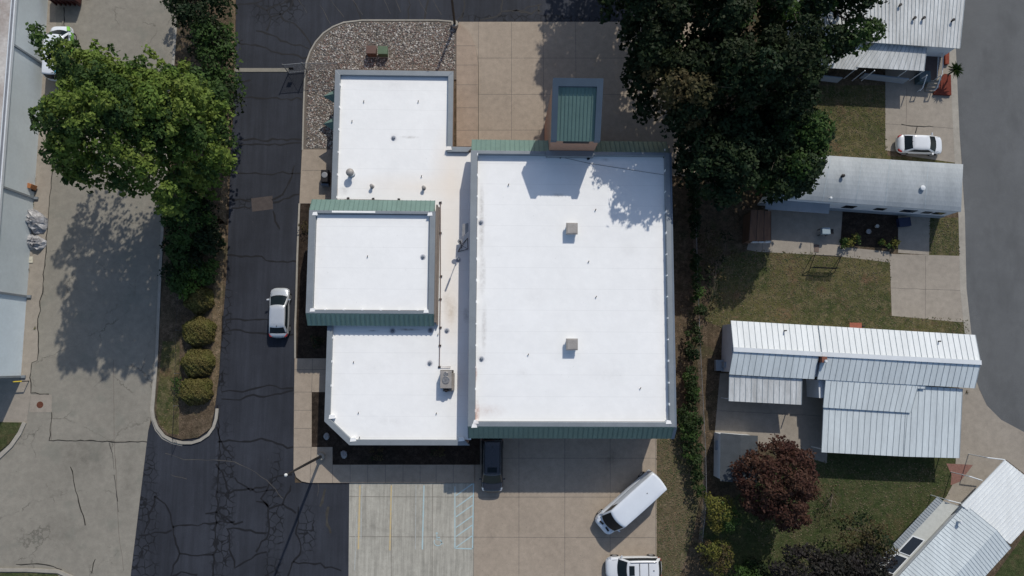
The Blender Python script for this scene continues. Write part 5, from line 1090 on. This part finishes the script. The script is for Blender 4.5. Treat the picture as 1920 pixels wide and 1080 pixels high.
# hedgerow behind it
for i,(poly,lab,mt,hh,b) in enumerate([
 ([(308,-80),(400,-80),(447,-40),(447,40),(435,85),(385,105),(335,90),(325,50),(312,20)],'dark bushy tree in the hedgerow, cut by the top edge','darkgreen',7,(385,10)),
 ([(375,50),(440,50),(446,120),(458,185),(436,235),(437,300),(400,330),(385,240),(378,120)],'green tree in the hedgerow leaning over the asphalt edge','mid',6.5,(410,140)),
 ([(310,380),(355,360),(400,380),(402,420),(398,450),(340,465),(308,430)],'dark tree crown in the hedgerow just below the big bright tree','mid',4.2,(355,420)),
 ([(372,430),(402,425),(408,455),(400,478),(375,470)],'small cool green shrub at the right side of the hedgerow','ivy',2.6,(388,455)),
 ([(310,440),(370,455),(372,520),(330,560),(308,500)],'dark shrub filling the left side of the hedgerow above the round bushes','mid',2.1,(338,495))]):
    A=5 if hh>3 else 2.6
    tree('hedgerow_tree' if hh>4 else 'shrub',lab,'tree' if hh>4 else 'shrub',b,poly,hh*.35,hh,int(26 if hh>4 else 12),(.6,1.25),[mt,'dark'] if mt!='dark' else ['dark','darkgreen'],dens=62,leaf=.22,trunk=.16,seed=20+i,limbs=hh>3,zin=hh*.7)
tree('shrub','lime green leafy shrub just above the topmost round bush','shrub',(352,528),[(330,500),(350,490),(375,492),(400,488),(403,525),(375,532),(355,560),(335,558),(330,530)],.7,1.9,16,(.45,.75),['lime','mid'],dens=70,leaf=.2,trunk=.06,seed=31,limbs=False,zin=1.6)
def roundbush(px,py,label,rx=1.42,ry=1.25,h=1.45,seed=1):
    x,y,_=W(px,py,.13); R=np.random.default_rng(seed); t=thing('round_bush',label,'bush',(x,y,.13),0,'clipped round bushes in a row on the island')
    k=9000; d=R.normal(size=(k,3)); d/=np.linalg.norm(d,axis=1)[:,None]; d[:,2]=np.abs(d[:,2])*1.0-.12*(R.uniform(size=k)<.2)
    q=np.sign(d[:,:2])*np.abs(d[:,:2])**.94; rad=(1+.05*np.sin(d[:,0]*6+seed)+.05*np.cos(d[:,1]*7+seed*2)+.035*np.sin(d[:,0]*17+d[:,1]*13))*(R.uniform(.55,1,k)**.18)
    C=np.stack([x+q[:,0]*rx*rad,y+q[:,1]*ry*rad,.18+np.clip(d[:,2]*h*rad,0.02,9)],1); Nv=d*.8+R.normal(0,.45,(k,3)); Nv/=np.linalg.norm(Nv,axis=1)[:,None]
    crown_mesh('foliage',leaves(C,Nv,.10,R),LM['bush'],t,(x,y,.13))
    g=MB(); 
    for i in range(7): a=i*.9; g.tube([(x,y,.1),(x+math.cos(a)*rx*.5,y+math.sin(a)*ry*.5,h*.7)],[.05,.02],5)
    g.build('stems',BARK,t)
roundbush(376,563,'topmost clipped round bush in the row of four, half touched by the lime shrub',1.28,1.35,1.5,1)
roundbush(375,622,'second clipped round bush from the top of the row of four',1.46,1.45,1.55,2)
roundbush(373,680,'third clipped round bush from the top of the row of four',1.5,1.34,1.5,3)
roundbush(370,733,'lowest clipped round bush in the row of four, near the island tip',1.52,1.3,1.5,4)
tree('shrub','small loose green shrub left of the lowest round bush','shrub',(330,722),[(320,705),(338,700),(340,735),(325,732)],.4,.9,5,(.3,.45),'mid',dens=60,leaf=.12,seed=41,limbs=False,zin=.8)
# dark wood at top centre-right: separate trees
wood=[([(1120,-330),(1300,-330),(1320,-150),(1240,-110),(1130,-150)],'dark tree beyond the top edge whose dappled shadow falls on the tan slabs',['dark','darkgreen'],14,(1220,-180)),
([(1130,-120),(1230,-130),(1290,-40),(1280,60),(1230,120),(1180,70),(1130,10)],'dark tree at the left end of the shady wood, cut by the top edge',['dark','darkgreen'],15,(1215,20)),
([(1270,-130),(1400,-130),(1420,-20),(1390,90),(1330,100),(1290,40),(1270,-30)],'dark green tree at the middle of the shady wood, cut by the top edge',['dark','mid'],15,(1345,30)),
([(1390,-130),(1560,-140),(1650,-100),(1664,30),(1640,75),(1590,110),(1530,105),(1500,60),(1440,80),(1400,10)],'leafy tree reaching over the white home roof at the top right of the wood',['darkgreen','mid'],11,(1500,40)),
([(1175,60),(1260,90),(1320,70),(1345,150),(1340,240),(1270,240),(1215,205),(1180,130)],'dark tree right of the brick tower with reddish brown foliage',['dark','olive'],12.8,(1262,190)),
([(1310,90),(1400,70),(1500,70),(1540,130),(1530,200),(1450,220),(1370,210),(1320,170)],'dark tree in the middle of the wood with fine green tops',['dark','darkgreen'],14,(1420,170)),
([(1270,240),(1370,200),(1430,230),(1440,320),(1400,370),(1330,380),(1280,330)],'dark tree beside the large white roof at the lower left of the wood',['dark','darkgreen'],10,(1335,320)),
([(1420,200),(1520,200),(1550,260),(1548,300),(1520,350),(1470,375),(1430,370),(1410,290)],'green tipped tree over the left end of the dull silver roof',['darkgreen','mid'],9,(1455,315))]
for i,(poly,lab,mt,hh,b) in enumerate(wood):
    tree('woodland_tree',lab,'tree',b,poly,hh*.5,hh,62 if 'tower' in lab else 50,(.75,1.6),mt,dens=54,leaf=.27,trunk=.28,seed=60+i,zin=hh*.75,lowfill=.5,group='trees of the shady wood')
# ivy along fence
iv=[[(1286,600),(1308,598),(1316,650),(1306,690),(1288,680)],[(1294,330),(1306,330),(1312,420),(1304,470),(1296,440)],[(1297,470),(1308,470),(1316,530),(1320,590),(1304,600),(1299,540)],[(1282,690),(1302,685),(1312,730),(1312,760),(1285,750)],[(1268,765),(1300,755),(1318,790),(1316,850),(1322,930),(1306,940),(1296,880),(1278,830)]]
lb=['sparse dark ivy clump on the fence west of the long white home','dark ivy clump on the fence beside the upper part of the large white roof','green ivy clump on the fence beside the middle lawn','ivy clump on the fence across from the west end of the long white home','long bright green ivy mass on the fence near the small grey shed']
for i,poly in enumerate(iv):
    c_=np.array(poly).mean(0); tree('ivy_clump',lb[i],'ivy',tuple(c_),poly,.5,1.6,[12,22,22,18,44][i],(.3,.55),['ivy','mid'] if i>1 else ['dark','ivy'],dens=80,leaf=.17,seed=80+i,limbs=False,zin=1.2,group='ivy clumps on the back fence')
tree('shrub','tangled leafless brown and green brush on the shaded bank below the wood','shrub',(1340,510),[(1310,420),(1370,430),(1390,500),(1360,560),(1325,590),(1318,500)],.4,1.6,20,(.4,.8),['olive','dark'],dens=30,leaf=.14,seed=90,limbs=True,trunk=.06,zin=1.2)
# coloured trees lower right
tree('maple_tree','round dark red leaved maple between the grey shed and the back lawn','tree',(1441,938),[(1408,858),(1425,838),(1462,818),(1490,828),(1520,850),(1533,890),(1528,930),(1515,985),(1480,1000),(1440,975),(1405,960),(1382,915),(1384,875)],3.0,6.8,80,(.38,1.0),'maroon',dens=88,leaf=.19,trunk=.2,seed=100,zin=5)
tree('ornamental_tree','blackish purple leaved tree cut by the bottom edge','tree',(1545,1075),[(1450,1058),(1480,1040),(1540,1028),(1600,1032),(1650,1015),(1668,1050),(1660,1100),(1600,1160),(1480,1150),(1440,1100)],3.0,6,52,(.6,1.2),'purple',dens=75,leaf=.19,trunk=.2,seed=101,zin=4.5)
tree('ornamental_tree','olive brown thin leaved tree between the purple tree and the diagonal home','tree',(1622,1000),[(1575,975),(1620,960),(1662,985),(1682,1030),(1672,1060),(1620,1045),(1580,1020)],2.0,4.6,26,(.45,.9),['olive','dark'],dens=38,leaf=.17,trunk=.12,seed=102,zin=3.6)
tree('shrub','yellow green conical shrub at the lawn edge, the upper of the two','shrub',(1352,962),[(1322,928),(1345,920),(1372,935),(1388,970),(1375,1000),(1345,1000),(1318,970)],1.2,3.4,22,(.45,.85),['yellow','mid'],dens=80,leaf=.14,trunk=.1,seed=103,zin=2.4)
tree('shrub','yellow green bushy shrub near the bottom edge, the lower of the two','shrub',(1348,1040),[(1308,1015),(1340,1010),(1372,1020),(1375,1055),(1355,1090),(1330,1075),(1310,1040)],1.0,2.8,22,(.4,.8),['yellow','olive'],dens=70,leaf=.14,trunk=.1,seed=104,zin=2)
tree('shrub','dark green shrub below the yellow green shrubs at the bottom edge','shrub',(1395,1070),[(1360,1060),(1400,1040),(1440,1060),(1440,1120),(1370,1120)],1.0,2.5,16,(.5,.9),['mid','dark'],dens=60,leaf=.18,trunk=.1,seed=105,zin=1.8)
tree('shrub','low bronze shrub on the back lawn between the red maple and olive tree','shrub',(1560,925),[(1535,905),(1572,902),(1582,950),(1560,985),(1538,960)],.3,1.2,10,(.35,.6),['olive'],dens=18,leaf=.12,trunk=.05,seed=106,zin=.9)
# garden flowers row
for i,(px,py,s,lab) in enumerate(((1586,456,.55,'leafy green garden plant at the left end of the dark garden bed'),(1606,448,.5,'leafy green garden plant second from the left in the dark garden bed'),(1660,458,.55,'leafy green garden plant in the right half of the dark garden bed'),(1677,456,.45,'leafy green garden plant at the right end of the dark garden bed'))):
    tree('garden_plant',lab,'plant',(px,py),[(px-10*s*2,py-7),(px+10*s*2,py-8),(px+9*s*2,py+8),(px-9*s*2,py+7)],.2,.6,5,(.25,.42),['yellow','mid'],dens=70,leaf=.16,seed=110+i,limbs=False,zin=.5)
for i,(px,py,lab) in enumerate(((595,640,'low dark shrub in the shaded bed beside the silver sedan'),(570,425,'dry brown shrub in the narrow bed left of the raised middle roof'),(820,842,'low dark green shrub in the south bed under the low roof'),(705,852,'small brown green shrub in the south bed'))):
    tree('bed_shrub',lab,'shrub',(px,py),[(px-12,py-12),(px+12,py-12),(px+12,py+12),(px-12,py+12)],.25,.7,6,(.25,.4),['olive','dark'],dens=70,leaf=.1,seed=120+i,limbs=False,zin=.5)
# yucca
x,y,_=W(1778,140,.25); t=thing('yucca_plant','spiky green palm like plant leaning over the road edge by the porch','plant',(x,y,.25))
tp=Vector(W(1791,131,1.7)); g=MB(); g.tube([(x,y,.2),(x+.1,y+.05,.9),tuple(tp)],[.1,.08,.07],8); g.build('stem',BARK,t)
g=MB(); R2=random.Random(5)
for i in range(110):
    a=R2.uniform(0,6.283); e=R2.uniform(-.35,1.2); l=R2.uniform(.55,1.0); d=Vector((math.cos(a)*math.cos(e),math.sin(a)*math.cos(e),math.sin(e))); s=d.cross(Vector((0,0,1))); s=(s.normalized() if s.length>.01 else Vector((1,0,0)))*.035; m_=tp+d*l*.55; e_=tp+d*l-Vector((0,0,l*.22))
    g.add([tp-s*.6,tp+s*.6,m_+s,e_,m_-s],[(0,1,2,3,4)])
g.build('leaves',LM['mid'],t)
# weeds along the cracks and walls
for i,(px,py,s,lab) in enumerate(((39,661,.4,'small spiky weed at the foot of the pale blue warehouse wall'),(66,615,.18,'tiny yellowed weed growing in the long crack'),(54,506,.22,'dry weed at the warehouse wall under the cream cover'),(64,336,.35,'dry weed tuft above the rusty vent box'),(62,382,.25,'weed tuft above the plastic sheet heaps'),(1812,735,.25,'dark weed tuft at the corner of the long white home by the drive'))):
    x,y,_=W(px,py,0); g=MB(); R2=random.Random(i)
    for k in range(26): a=R2.uniform(0,6.28); l=s*R2.uniform(.6,1.2); g.add([(x-.02,y,.02),(x+.02,y,.02),(x+math.cos(a)*l,y+math.sin(a)*l,.05+l*R2.uniform(.2,.8))],[(0,1,2)])
    solo('weed',g,LM['olive' if i in (2,3,5) else ('yellow' if i==1 else 'mid')],lab,'weed')
